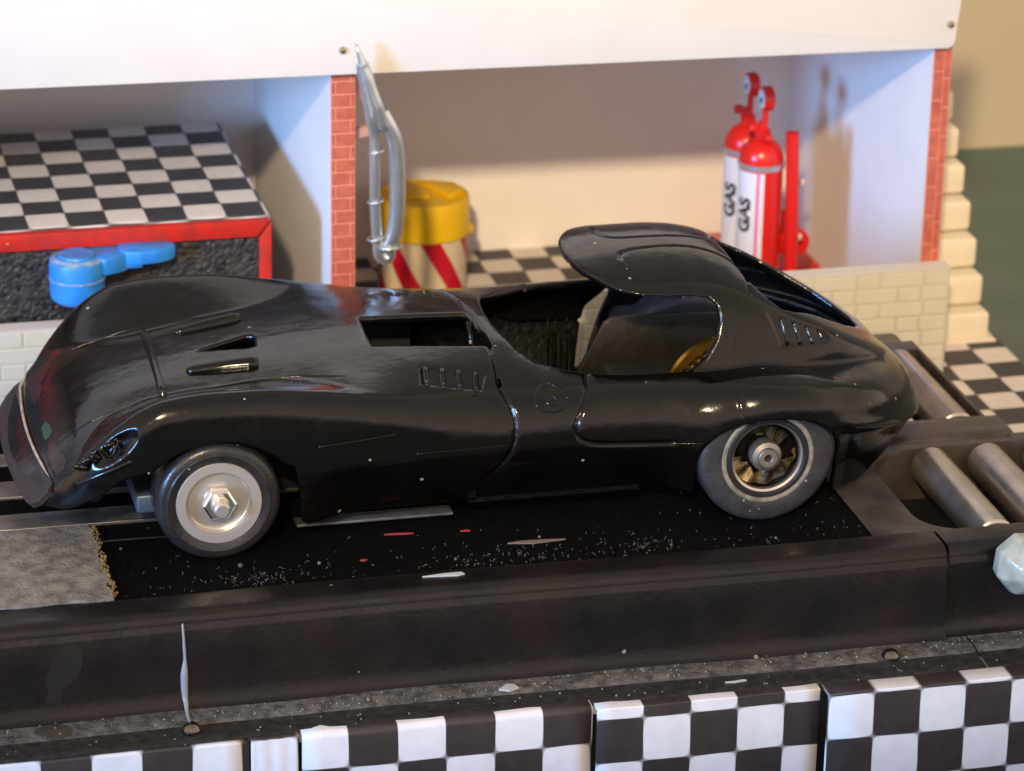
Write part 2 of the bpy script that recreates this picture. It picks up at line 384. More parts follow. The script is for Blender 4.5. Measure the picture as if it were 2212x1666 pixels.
# ================================================================== THE CAR BODY
YC = 3.75
def build_body():
    h = 0.034
    xs = np.arange(-4.3, 16.6, h); ys = np.arange(-4.3, 4.3001, h); zs = np.arange(0.05, 5.1, h)
    X2, V2 = np.meshgrid(xs, np.abs(ys), indexing='ij')
    T = [(-4.3, 1.1, 1.1, 1.05, 1.0, 0.95, 0.9, 0.8), (-3.3, 1.56, 1.56, 1.52, 1.47, 1.42, 1.3, 1.1), (-3.05, 1.88, 1.87, 1.83, 1.82, 1.82, 1.7, 1.5),
         (-2.5, 2.42, 2.40, 2.33, 2.36, 2.46, 2.25, 1.9), (-2, 2.67, 2.65, 2.56, 2.62, 2.86, 2.66, 2.2),
         (-1.5, 2.80, 2.78, 2.68, 2.80, 3.18, 2.98, 2.4), (-1, 2.90, 2.88, 2.77, 2.93, 3.33, 3.14, 2.5), (0, 3.04, 3.02, 2.93, 3.06, 3.42, 3.24, 2.5),
         (1, 3.17, 3.15, 3.07, 3.15, 3.40, 3.20, 2.5), (2, 3.27, 3.25, 3.18, 3.20, 3.27, 3.06, 2.4), (3, 3.33, 3.31, 3.25, 3.21, 3.12, 2.90, 2.3),
         (4, 3.37, 3.34, 3.27, 3.17, 2.97, 2.72, 2.2), (5, 3.38, 3.34, 3.25, 3.10, 2.82, 2.55, 2.1), (6.2, 3.36, 3.33, 3.20, 3.02, 2.74, 2.48, 2.0),
         (7, 3.2, 3.17, 3.07, 2.98, 2.74, 2.5, 2.1), (8, 3.02, 3.02, 3.02, 2.98, 2.76, 2.52, 2.1), (9.8, 3.0, 3.0, 3.0, 2.98, 2.80, 2.58, 2.1),
         (10.6, 2.94, 2.94, 2.94, 2.93, 2.93, 2.82, 2.5), (11.3, 2.92, 2.92, 2.92, 2.93, 2.99, 2.93, 2.65), (12, 2.82, 2.82, 2.82, 2.84, 2.93, 2.87, 2.6), (13, 2.68, 2.68, 2.68, 2.68, 2.66, 2.55, 2.3),
         (14, 2.5, 2.5, 2.5, 2.46, 2.36, 2.2, 2.0), (14.7, 2.28, 2.26, 2.2, 2.1, 1.95, 1.8, 1.7), (15.3, 1.92, 1.88, 1.8, 1.68, 1.5, 1.4, 1.3),
         (15.8, 1.36, 1.32, 1.24, 1.12, 1.0, 1.0, 1.0), (16.6, 0.2, 0.2, 0.2, 0.2, 0.2, 0.2, 0.2)]
    T = np.array(T); nodes = np.array([0, 1.0, 1.9, 2.6, 3.35, 3.72, 4.35])
    for i in range(len(T)):
        if T[i, 0] < 2.5:
            v19 = T[i, 3]; T[i, 4:8] = (v19 - .10, v19 - .34, v19 - .62, v19 - 1.3)
    rows = pchip(T[:, 0], T[:, 1:])(xs)                      # (nx,7)
    H = pchip(nodes, rows.T)(np.abs(ys)).T                   # (nx,ny)
    fc = np.array([(-4.3, .4, 3.0, .3), (-3.3, 1.0, 2.95, .3), (-3.0, 1.58, 3.0, .3), (-2.5, 2.28, 3.12, .22), (-2, 2.80, 3.24, .28), (-1.5, 3.16, 3.34, .38), (-1, 3.36, 3.38, .40),
                   (0, 3.45, 3.38, .38), (1, 3.43, 3.36, .30), (2, 3.31, 3.30, .20), (3, 3.16, 3.24, .15), (4, 2.98, 3.2, .15), (5, 2.72, 3.2, .15), (6, 2.3, 3.2, .2), (16.6, -1, 3.2, .2)])
    fz, fv, fs = pchip(fc[:, 0], fc[:, 1:])(xs).T
    dv = np.abs(ys)[None, :] - fv[:, None]
    Fn = fz[:, None] - np.where(dv < 0, fs[:, None], 0.55) * (np.sqrt(dv ** 2 + 0.17 ** 2) - 0.17)
    H = smax(H, Fn, 0.05)
    gx = np.gradient(H, h, axis=0); gy = np.gradient(H, h, axis=1)
    gn = 1 / np.sqrt(1 + gx ** 2 + gy ** 2)
    wt = np.array([(-4.3, 2.3), (-3.6, 2.66), (-3.3, 2.95), (-3, 3.18), (-2.5, 3.46), (-2, 3.64), (-1.3, 3.76), (0, 3.80), (1.5, 3.76), (4, 3.62), (7, 3.56), (9, 3.64),
                   (10.2, 3.90), (11, 4.14), (11.6, 4.19), (12.2, 4.10), (12.8, 3.90), (13.4, 3.66), (14, 3.30), (14.5, 2.84), (15, 2.22), (15.5, 1.40), (15.85, 0.55), (16.0, 0.0), (16.6, -2.4)])
    WF = pchip(wt[:, 0], wt[:, 1])
    Zl = zs
    und = np.where(Zl < .9, (.9 - Zl) * 0.30, 0)           # tail undercut
    tailw = np.clip((xs - 11.5) / 2.0, 0, 1)
    XX = xs[:, None] + tailw[:, None] * und[None, :] + np.clip((xs - 13.5) / 1.5, 0, 1)[:, None] * np.clip(Zl - 1.1, 0, 9)[None, :] * 0.10
    Wd = WF(XX.ravel()).reshape(XX.shape)
    pz = np.where(Zl > 1.95, -0.05 * (Zl - 1.95) ** 2, 0) - 0.40 * np.clip(1.86 - Zl, 0, 9) ** 1.5
    midw = np.clip((xs - 1.8) / 1.0, 0, 1) * np.clip((10.2 - xs) / 0.8, 0, 1)
    pf = np.where(Zl > 1.95, -0.05 * (Zl - 1.95) ** 2, 0) + np.where(Zl < 1.75, -0.10 * (1.75 - Zl), 0)
    Wd = Wd + midw[:, None] * pz[None, :] + (1 - midw)[:, None] * pf[None, :]
    zc = np.interp(xs, [12.2, 12.6, 14.1, 15.1, 15.9, 16.6], [1.9, 1.9, 1.52, 1.18, .86, .7])
    tw = np.clip((xs - 12.5) / .7, 0, 1)
    st_ = np.clip((zc[:, None] - Zl[None, :]) / .16, 0, 1)
    Wd = Wd - tw[:, None] * (.28 * st_ * st_ * (3 - 2 * st_) + .10 * np.clip(zc[:, None] - Zl[None, :], 0, 2) - .07 * np.exp(-((Zl[None, :] - zc[:, None] - .12) / .15) ** 2))
    gw = np.gradient(Wd, h, axis=0); Wn = 1 / np.sqrt(1 + np.clip(gw, -4, 4) ** 2)
    Zg = zs[None, None, :]; Vg = np.abs(ys)[None, :, None]; Xg = xs[:, None, None]
    ftop = ((Zg - H[:, :, None]) * gn[:, :, None]).astype(np.float32)
    fside = ((Vg - Wd[:, None, :]) * Wn[:, None, :]).astype(np.float32)
    kk = np.interp(xs, [-3, -1, 4, 6, 10, 11.5, 13, 16], [.3, .22, .4, .55, .5, .30, .5, .6])[:, None, None].astype(np.float32)
    lower = smax(ftop, fside, kk)
    nose = np.where(zs < 1.57, -3.2 - (1.57 - zs) * 0.96, -3.2 - (1.57 - 1.57) * 0)[None, :] - xs[:, None]
    nose = ((nose[:, None, :] + (0.026 * np.abs(ys) ** 2 - 0.13)[None, :, None]) / 1.3).astype(np.float32)
    lower = smax(lower, nose + 0 * lower, 0.06)
    t = 0.17
    # ---- greenhouse
    rc = np.array([(6, 4.2), (7.5, 4.56), (8, 4.68), (8.5, 4.77), (9, 4.82), (10, 4.82), (10.5, 4.79), (11, 4.70), (11.5, 4.50), (12, 4.22), (12.5, 3.90), (13, 3.58), (13.5, 3.26), (14, 2.94),
                   (14.5, 2.60), (15, 2.22), (15.5, 1.75), (16.6, 0.2)])
    RC = pchip(rc[:, 0], rc[:, 1])(xs)[:, 0]
    drop = 0.40 * (np.abs(ys) / 2.2) ** 2.4
    R = RC[:, None] - drop[None, :] * np.interp(xs, [11, 13, 15], [1, .55, .3])[:, None]
    gx = np.gradient(R, h, axis=0); gy = np.gradient(R, h, axis=1)
    Rg = ((Zg - R[:, :, None]) / np.sqrt(1 + gx ** 2 + gy ** 2)[:, :, None]).astype(np.float32)
    wz = np.interp(zs, [0.2, 2.6, 2.9, 3.2, 3.6, 4.0, 4.35, 4.8, 5.2], [3.0, 2.92, 2.86, 2.76, 2.62, 2.46, 2.30, 2.02, 1.7])
    tp = pchip([6, 10.8, 12, 13, 14, 15, 15.7, 16.6], [0, 0, .16, .5, 1.05, 1.85, 2.7, 4])(xs)[:, 0]
    Wg = wz[None, :] - tp[:, None]
    Sg = ((Vg - Wg[:, None, :]) / np.sqrt(1 + (np.gradient(tp, h) ** 2) + 0.15)[:, None, None]).astype(np.float32)
    gfull = smax(Rg, Sg, 0.30)
    vis = poly_sdf([(7.93, 0), (7.95, .45), (8.02, .85), (8.16, 1.2), (8.38, 1.62), (8.62, 1.92), (9.0, 2.14), (9.5, 2.3), (10, 3.6), (10, 5), (18, 5), (18, -1), (7.93, -1)], X2, V2)
    gsol = smax(gfull, vis[:, :, None].astype(np.float32), 0.05)
    zbase = (2.3 - Zg).astype(np.float32)
    gshell = np.maximum(np.maximum(gsol, -(gfull + t)), zbase)
    # windows in the greenhouse
    XZx, XZz = np.meshgrid(xs, zs, indexing='ij')
    win = poly_sdf([(5, 2.2), (9.3, 2.2), (9.85, 2.88), (10.25, 3.16), (10.5, 3.5), (10.6, 3.85), (10.58, 4.12), (10.42, 4.28), (10.1, 4.33), (9, 4.37), (8, 4.40), (7.4, 4.42), (5, 4.42)], XZx, XZz)
    gshell = smax(gshell, -(win[:, None, :].astype(np.float32)), 0.06)
    rw = poly_sdf([(11.38, -1), (11.38, .9), (11.44, 1.3), (11.56, 1.66), (11.78, 1.98), (12.05, 2.10), (12.35, 1.98), (12.8, 1.66), (13.3, 1.40), (13.8, 1.08), (14.15, .70), (14.38, .25), (14.42, -1)], X2, V2)
    gshell = smax(gshell, -(rw[:, :, None].astype(np.float32)), 0.06)
    # ---- openings in the lower shell
    ck = [(6.32, -1), (6.32, .35), (6.38, .95), (6.55, 1.62), (7, 2.1), (7.5, 2.42), (8, 2.62), (8.5, 2.73), (9, 2.78), (10, 2.80), (10.6, 2.72), (11.2, 2.55), (12, 2.4), (13, 2.05), (14, 1.3), (14.4, .5), (14.42, -1)]
    cko = poly_sdf(ck, X2, V2)
    Yw = np.broadcast_to(ys[None, :], X2.shape)
    hole = poly_sdf([(3.70, 0.38), (3.66, -1.12), (6.0, -1.42), (5.83, 0.20)], X2, Yw) - 0.03
    tri = poly_sdf([(0.25, -.06), (1.28, 0.27), (1.38, 0.2), (1.30, -.30), (1.2, -.36)], X2, Yw) - 0.02
    up = (2.0 - Zg).astype(np.float32)
    lsh = np.maximum(lower, -(lower + t))
    for c_ in (cko, hole, tri):
        lsh = smax(lsh, -np.maximum(c_[:, :, None].astype(np.float32), up), 0.07)
    # bottom edge and wheel arches
    zb = pchip([-4.3, -3.0, -2.4, -1.75, -1.4, 1.5, 1.7, 2.2, 9.8, 12.8, 13.6, 14.2, 15, 16.6], [1.04, 1.10, 1.42, 1.88, 1.95, 1.9, 0.62, .55, .5, .22, .18, .46, .78, .95])(xs)[:, 0]
    lsh = smax(lsh, np.broadcast_to((zb[:, None, None] - Zg) * 0.8, lsh.shape).astype(np.float32), 0.05)
    for cx, cz, a, b in ((0.0, 1.15, 1.62, 1.36), (11.38, 1.2, 1.50, 1.06)):
        e = (np.sqrt(((XZx - cx) / a) ** 2 + ((XZz - cz) / b) ** 2) - 1) * b
        e = np.maximum(e, -1)
        col_ = np.maximum(np.abs(XZx - cx) - a, XZz - cz)
        e = np.minimum(e, col_)
        lsh = smax(lsh, -(e[:, None, :].astype(np.float32)), 0.08)
    # slot in the far flank below the door
    slot = poly_sdf([(9.02, .55), (9.14, .55), (9.55, 1.35), (9.86, 2.0), (10.05, 2.45), (9.9, 2.5), (9.72, 2.3), (9.40, 2.05), (9.28, 1.6)], XZx, XZz)
    sl = np.maximum(slot[:, None, :], (1.5 - ys)[None, :, None]).astype(np.float32)
    lsh = smax(lsh, -sl, 0.05)
    allf = smin(lsh, gshell, 0.07)
    # headlight pockets: shallow scoops under the nose of each wing
    hl = (np.sqrt(((Xg + 2.22) / 0.66) ** 2 + ((Vg - 3.72) / 0.33) ** 2 + ((Zg - 2.40 - 0.62 * (Xg + 2.22)) / 0.30) ** 2) - 1) * 0.3
    allf = smax(allf, -hl.astype(np.float32), 0.04)
    # panel grooves cut into the skin
    def pl_dist(P, X, Y):
        P = [np.array(p, float) for p in catm2(P)]; d = np.full(X.shape, 1e9)
        for a, b in zip(P, P[1:]):
            e = b - a; L2 = max(e @ e, 1e-9); tt = np.clip(((X - a[0]) * e[0] + (Y - a[1]) * e[1]) / L2, 0, 1)
            d = np.minimum(d, (X - a[0] - e[0] * tt) ** 2 + (Y - a[1] - e[1] * tt) ** 2)
        return np.sqrt(d)
    def groove(d, w=0.028, amp=0.055): return (amp * np.exp(-(d / w) ** 2)).astype(np.float32)
    gtop = np.zeros(X2.shape, np.float32)
    gtop = np.maximum(gtop, groove(pl_dist([(8.9, -.88), (8.98, -.64), (9.25, -.47), (9.8, -.40), (10.5, -.45), (11.05, -.66), (11.36, -.95), (11.45, -1.45), (11.40, -2.0)], X2, Yw), .026, .06))
    gtop = np.maximum(gtop, groove(pl_dist([(8.85, 1.5), (8.84, 1.1), (8.86, .6), (9.02, .30), (9.5, .24), (10.4, .22), (11.0, .26), (11.3, .55), (11.42, 1.2)], X2, Yw), .026, .06))
    rl = poly_sdf([(4.36, 1.56 - YC), (5.72, 1.30 - YC), (5.50, .72 - YC), (4.24, .90 - YC)], X2, Yw)
    gtop = np.maximum(gtop, (0.058 * np.clip(-rl / .05, 0, 1)).astype(np.float32))
    cowl = pl_dist([(5.72, 2.9), (5.86, 1.7), (5.98, .5), (6.02, -.6), (6.0, -1.5), (5.95, -2.2), (5.9, -2.8)], X2, Yw)
    gtop = np.maximum(gtop, groove(cowl, .04, .055))
    allf += gtop[:, :, None] * (Zg > 2.35)
    gs = groove(pl_dist([(7.78, 2.98), (7.62, 2.78), (7.44, 2.5), (7.34, 2.2), (7.36, 2.02), (7.5, 1.88), (7.8, 1.80), (8.5, 1.75), (9.4, 1.73)], XZx, XZz), .036, .06)
    gs = np.maximum(gs, groove(pl_dist([(5.88, 2.95), (6.04, 2.5), (6.07, 2.2), (6.0, 1.85), (5.82, 1.5), (5.55, 1.15)], XZx, XZz), .04, .06))
    gs = np.maximum(gs, groove(pl_dist([(10.95, 4.1), (10.92, 3.7), (10.78, 3.3), (10.66, 2.9), (10.68, 2.4), (10.72, 2.15)], XZx, XZz), .026, .02))
    rs = poly_sdf([(11.62, 3.95), (13.0, 3.35), (13.15, 3.12), (11.90, 3.22)], XZx, XZz)
    gs = np.maximum(gs, (0.045 * np.clip(-rs / .05, 0, 1)).astype(np.float32))
    allf += gs[:, None, :] * (Vg > 1.6)
    global INNER
    inner_f = np.minimum(lower, np.where(Xg > 8.3, gfull, 9))
    allf = np.clip(allf, -0.2, 0.2).astype(np.float32)
    g = openvdb.FloatGrid(background=0.2); g.copyFromArray(allf)
    p, tr, q = g.convertToPolygons(0.0, 0.0)
    p = p * h + np.array([xs[0], ys[0] + YC, zs[0]])
    me = bpy.data.meshes.new('body')
    gi = inner_f
    faces = [tuple(int(i) for i in f)[::-1] for f in q] + [tuple(int(i) for i in f)[::-1] for f in tr]
    me.from_pydata([tuple(v) for v in p], [], faces); me.update()
    bm = bmesh.new(); bm.from_mesh(me)
    for _ in range(2): bmesh.ops.smooth_vert(bm, verts=bm.verts, factor=0.5, use_axis_x=True, use_axis_y=True, use_axis_z=True)
    bmesh.ops.recalc_face_normals(bm, faces=bm.faces)
    bm.to_mesh(me); bm.free()
    n_ = len(me.polygons); c_ = np.empty(n_ * 3); me.polygons.foreach_get('center', c_); c_ = c_.reshape(-1, 3)
    ii = np.clip(np.round((c_[:, 0] - xs[0]) / h).astype(int), 0, len(xs) - 1); jj = np.clip(np.round((c_[:, 1] - YC - ys[0]) / h).astype(int), 0, len(ys) - 1)
    ll = np.clip(np.round((c_[:, 2] - zs[0]) / h).astype(int), 0, len(zs) - 1)
    me.materials.append(PAINT); me.materials.append(PAINT_SHADE)
    me.polygons.foreach_set('material_index', (gi[ii, jj, ll] < -0.105).astype(np.int32))  # faces inside the shell get the darkened paint
    return me

car = empty('slot_car', (5.5, YC, 0.0), 'glossy black coupe slot car with open cockpit and hood cutouts, on the dark tray', 'toy car')
body_me = build_body()
body = link('body', body_me, None, smooth=True); put(body, car)
print('body faces', len(body_me.polygons))
_bm = bmesh.new(); _bm.from_mesh(body_me); BVH = BVHTree.FromBMesh(_bm); _bm.free()
#INSERT
# ------------------------------------------------------------------ panel lines and raised details of the body
def snap(p, d=None):
    if d is not None:
        hit = BVH.ray_cast(Vector(p), Vector(d))
        if hit[0] is not None: return hit[0], hit[1]
    r = BVH.find_nearest(Vector(p)); return r[0], r[1]
def surf_tube(bm, pts, r, d, n=6, sink=0.25, closed=False, seg=7, smooth=True):
    """thin raised bead following the surface; d = direction in which the line is projected"""
    P = [Vector(p) for p in pts]
    if smooth and len(P) > 2: P = catmull(P, n)
    else:
        Q = []
        for a, b in zip(P, P[1:]): Q += [a.lerp(b, k / n) for k in range(n)]
        P = Q + [P[-1]]
    out = []
    for p in P:
        q, nn = snap(p - Vector(d) * 6, d)
        if nn.dot(Vector(d)) > 0: nn = -nn
        if out and (q - out[-1]).length > 0.9: continue
        out.append(q - nn * r * sink)
    if len(out) > 2: tube_bm(bm, out, r, seg)
SIDE = (0, 1, 0); DOWN = (0, 0, -1)
def seam_obj(P, r, d, **k):
    b_ = bmesh.new(); surf_tube(b_, P, r, d, **k)
    if not b_.verts: b_.free(); return
    o_ = link('seam_or_glint_bead', bm_mesh(b_, 'seam_or_glint_bead'), PAINT, smooth=True); put(o_, car)
def side(pts, r=0.022, **k): seam_obj([(x, YC - 3, z) for x, z in pts], r, SIDE, **k)
def top(pts, r=0.022, **k): seam_obj([(x, y, 4) for x, y in pts], r, DOWN, **k)
# front shut line running down over the flank
top([(5.72, 6.6), (5.86, 5.4), (5.96, 4.2), (6.02, 3.0), (6.0, 2.2), (5.95, 1.6), (5.92, 1.1)], 0.022)
side([(5.9, 2.92), (6.02, 2.6), (6.07, 2.2), (6.0, 1.85), (5.82, 1.5), (5.55, 1.15)], 0.022)
# door outline
side([(7.68, 2.86), (7.5, 2.62), (7.36, 2.35), (7.33, 2.12), (7.42, 1.9), (7.62, 1.80), (8.2, 1.76), (9.2, 1.72), (9.9, 1.74)], 0.02)
# raised bead where hood and wing meet, imitating the highlight along the crease
for sgn in (-1, 1):
    top([(x, YC + sgn * v) for x, v in ((-2.6, 1.95), (-2, 1.95), (-1, 1.93), (0, 1.93), (1, 1.95), (2, 2.1), (2.8, 2.4))], 0.02)
# fuel filler ring on the flank
ring = [(6.86 + .34 * math.cos(a), 2.72 + .20 * math.sin(a)) for a in [k * 2 * PI / 26 for k in range(27)]]
side(ring, 0.026, n=2, smooth=False)
ring = [(6.87 + .11 * math.cos(a), 2.71 + .07 * math.sin(a)) for a in [k * 2 * PI / 14 for k in range(15)]]
side(ring, 0.030, n=2, smooth=False)
# crease under the door and behind the front wheel
side([(2.0, 2.28), (2.8, 2.32), (3.6, 2.38)], 0.020)
side([(4.0, 1.92), (5.0, 1.92), (5.9, 1.94)], 0.012)

bead = bmesh.new()
surf_tube(bead, [(-.80, 1.96, 4), (-.74, 3.7, 4), (-.70, 5.55, 4)], 0.085, DOWN, seg=12, sink=0.15)
bead_o = link('hood_bead', bm_mesh(bead, 'hood_bead'), PAINT, smooth=True); put(bead_o, car)
tipb = lathe('bead_tip', [(0.0, -.09), (.06, -.07), (.095, 0), (.06, .07), (0, .09)], snap((-.80, 1.93, 8), DOWN)[0] + Vector((0, 0, .03)), PAINT, bead_o, seg=16)
# hood scoops: two long raised blisters either side of the triangular slot
for nm, pts, r in (('hood_scoop', [(-.20, 2.74, 4), (.4, 2.62, 4), (1.24, 2.48, 4)], [0.11, .15, .17]), ('hood_scoop', [(-.12, 4.92, 4), (.5, 4.98, 4), (1.30, 5.08, 4)], [.10, .14, .15])):
    b = bmesh.new(); P = catmull(pts, 8); out = []
    for p in P:
        q, nn = snap((p.x, p.y, 8), DOWN); out.append(q + Vector((0, 0, .0)))
    rr = list(np.interp(np.linspace(0, 1, len(out)), [0, .06, .5, .95, 1], [r[0] * .4, r[0], r[1], r[2], r[2] * .7]))
    tube_bm(b, out, rr, 12)
    o = link(nm, bm_mesh(b, nm), PAINT, smooth=True); put(o, car)
# raised lips round the hood and triangular openings
def lip(name, pts, r):
    b = bmesh.new(); out = []
    for p in pts:
        q, nn = snap((p[0], p[1], 8), DOWN)
        if q.z < 2.4: q = Vector((p[0], p[1], 3.2))
        out.append(q)
    tube_bm(b, out + [out[0]], r, 6)
    o = link(name, bm_mesh(b, name), PAINT, smooth=True); put(o, car)
# louvres: hood side and sail panel
def louvre(c0, c1, d, r=0.035):
    b = bmesh.new(); surf_tube(b, [c0, c1], r, d, n=6, sink=0.1, smooth=False, seg=8)
    o = link('louvre', bm_mesh(b, 'louvre'), PAINT, smooth=True); put(o, car)
for k in range(4):
    x = 4.48 + k * .33
    louvre((x, 1.52 - k * .07, 8), (x - .10, .88 - k * .05, 8), DOWN, 0.066)
for k in range(4):
    x = 11.98 + k * .30
    louvre((x, -3, 3.78 - k * .14), (x + .10, -3, 3.25 - k * .04), SIDE, 0.046)
b = bmesh.new(); surf_tube(b, [(8.87, 2.78, 8), (8.95, 2.40, 8)], .045, DOWN, n=4, smooth=False)
o = link('roof_catch', bm_mesh(b, 'roof_catch'), PAINT, smooth=True); put(o, car)
side([(-2.80, 1.66), (-2.4, 1.90), (-2.05, 2.08), (-1.70, 2.26)], .075, sink=.72, seg=12)  # rounded arch lip, added so it catches the blue window glint
# small stand-offs: strut in the hood opening and rough crest patch
b = bmesh.new(); tube_bm(b, [(5.86, 3.55, 3.35), (5.88, 3.4, 3.0), (5.9, 3.3, 2.6), (5.92, 3.2, 2.1)], [.07, .05, .06, .05], 10)
o = link('hood_strut', bm_mesh(b, 'hood_strut'), PAINT, smooth=True); put(o, car)
b = bmesh.new()
for k in range(30):
    x = random.uniform(4.0, 5.6); y = random.uniform(5.35, 5.95); q, nn = snap((x, y, 8), DOWN)
    bmesh.ops.create_icosphere(b, subdivisions=1, radius=random.uniform(.03, .07), matrix=Matrix.Translation(q) @ Matrix.Diagonal((random.uniform(1, 2.4), 1, .5, 1)))
o = link('rough_paint_patch', bm_mesh(b, 'rough_paint_patch'), PAINT, smooth=True); put(o, car); o['kind'] = 'stuff'
# nose: bare front plate, cream chipped edge, worn red paint
xt, zt, xb, zb_ = -3.215, 1.55, -3.68, 1.08
def plate(name, prof, th, m):
    """sheet on the slanted nose, prof = (v, s) with s 0 at the upper edge and 1 at the lower"""
    bm_ = bmesh.new(); n = Vector((-0.72, 0, 0.69)) * -1
    n = Vector((-0.71, 0, -0.70)).normalized()
    n = Vector((-(zt - zb_), 0, (xt - xb))).normalized()
    if n.x > 0: n = -n
    f0, f1 = [], []
    for v, s_ in prof:
        p = Vector((xt + (xb - xt) * s_ + .026 * v * v - .13, YC + v, zt + (zb_ - zt) * s_))
        f0.append(bm_.verts.new(p + n * th)); f1.append(bm_.verts.new(p - n * .12))
    bm_.faces.new(f0); bm_.faces.new(f1[::-1])
    for k in range(len(f0)): bm_.faces.new((f0[k], f1[k], f1[(k + 1) % len(f0)], f0[(k + 1) % len(f0)]))
    bmesh.ops.recalc_face_normals(bm_, faces=bm_.faces)
    bmesh.ops.bevel(bm_, geom=list(bm_.edges), offset=0.02, segments=2, profile=.5, affect='EDGES')
    o_ = link(name, bm_mesh(bm_, name), m); put(o_, car); return o_
np_o = plate('nose_plate', [(-2.75 + 5.45 * k / 12, .0) for k in range(13)] + [(2.80, .3), (2.72, .7), (2.5, .95)] + [(2.3 - 4.8 * k / 10, 1.04) for k in range(11)] + [(-2.72, 1.0), (-2.88, .75), (-2.9, .3)], 0.03, NOSEM); np_o['label'] = 'bare reddish brown nose plate'
tube('nose_edge', catmull([(xt - .01 + .026 * v * v - .13, YC + v, zt + .02 - (.05 if v < -2.5 else 0)) for v in (-2.75, -2, -1, 0, 1, 1.8, 2.4)] + [(xt + .16, YC + 2.62, zt + .12)], 4), [.018] * 4 + [.03] * 20 + [.045] * 5, CHIPEDGE, car)['label'] = 'chipped cream edge of the nose'
def patch(name, pts, m, off=0.006, d=DOWN):
    """paint patch lying on the body: fan of small snapped faces"""
    bm_ = bmesh.new(); P = [Vector((p[0], p[1])) for p in pts]; xs_ = [p.x for p in P]; ys_ = [p.y for p in P]
    N_ = 26; g = {}
    from mathutils.geometry import intersect_point_tri_2d
    def inside(x, y):
        c = False; j = len(P) - 1
        for i in range(len(P)):
            if (P[i].y > y) != (P[j].y > y) and x < (P[j].x - P[i].x) * (y - P[i].y) / (P[j].y - P[i].y) + P[i].x: c = not c
            j = i
        return c
    for i in range(N_ + 1):
        for j in range(N_ + 1):
            x = min(xs_) + (max(xs_) - min(xs_)) * i / N_; y = min(ys_) + (max(ys_) - min(ys_)) * j / N_
            if inside(x + random.uniform(-.03, .03), y + random.uniform(-.06, .06)):
                q, nn = snap((x, y, 8), DOWN)
                if nn.z < 0: nn = -nn
                g[i, j] = bm_.verts.new(q + nn * off)
    for (i, j) in list(g):
        if all(k in g for k in ((i + 1, j), (i + 1, j + 1), (i, j + 1))): bm_.faces.new((g[i, j], g[i + 1, j], g[i + 1, j + 1], g[i, j + 1]))
    o_ = link(name, bm_mesh(bm_, name), m, smooth=True); put(o_, car); return o_
patch('worn_paint', [(-3.14, 4.3), (-3.14, 6.1), (-2.9, 6.15), (-2.5, 5.9), (-2.65, 5.4), (-2.85, 5.0), (-2.95, 4.4)], WORNRED)
patch('worn_paint', [(-3.14, 1.25), (-3.14, 2.2), (-2.98, 2.2), (-2.9, 1.6), (-2.8, 1.1), (-2.9, .95), (-3.05, .95)], WORNRED)
GREENP = mat('green_paint_spot', (0.012, 0.05, 0.032), 0.3)
patch('paint_spot', [(-3.13, 2.5), (-3.13, 3.25), (-3.02, 3.3), (-2.94, 3.0), (-2.93, 2.6), (-3.02, 2.45)], GREENP)
# headlights: pockets filled with thick, glossy, uneven glue and paint
for sg in (-1,):
    b = bmesh.new(); rnd = random.Random(5)
    def pk(t, q):   # t along the pocket, q across it
        return Vector((-2.72 + 1.0 * t, YC + sg * (3.36 + .07 * math.sin(3 * t) - .04 * abs(q)), 2.07 + .64 * t + q))
    for k in range(26):
        t_ = rnd.random(); q_ = rnd.uniform(-.16, .16) * (1 - abs(2 * t_ - 1) ** 2)
        bmesh.ops.create_icosphere(b, subdivisions=2, radius=rnd.uniform(.05, .10), matrix=Matrix.Translation(pk(t_, q_)) @ Matrix.Rotation(rnd.uniform(0, 3), 4, 'Y') @ Matrix.Diagonal((rnd.uniform(.9, 1.9), .75, .8, 1)))
    for k in range(1):
        P_ = [pk(.25 + .11 * n_ + .03 * k, .17 * math.sin(n_ * 1.3 + k * 2)) + Vector((0, sg * .06, 0)) for n_ in range(6)]
        tube_bm(b, catmull(P_, 4), .028, 7)
    o = link('headlight', bm_mesh(b, 'headlight'), PAINT, smooth=True); put(o, car)

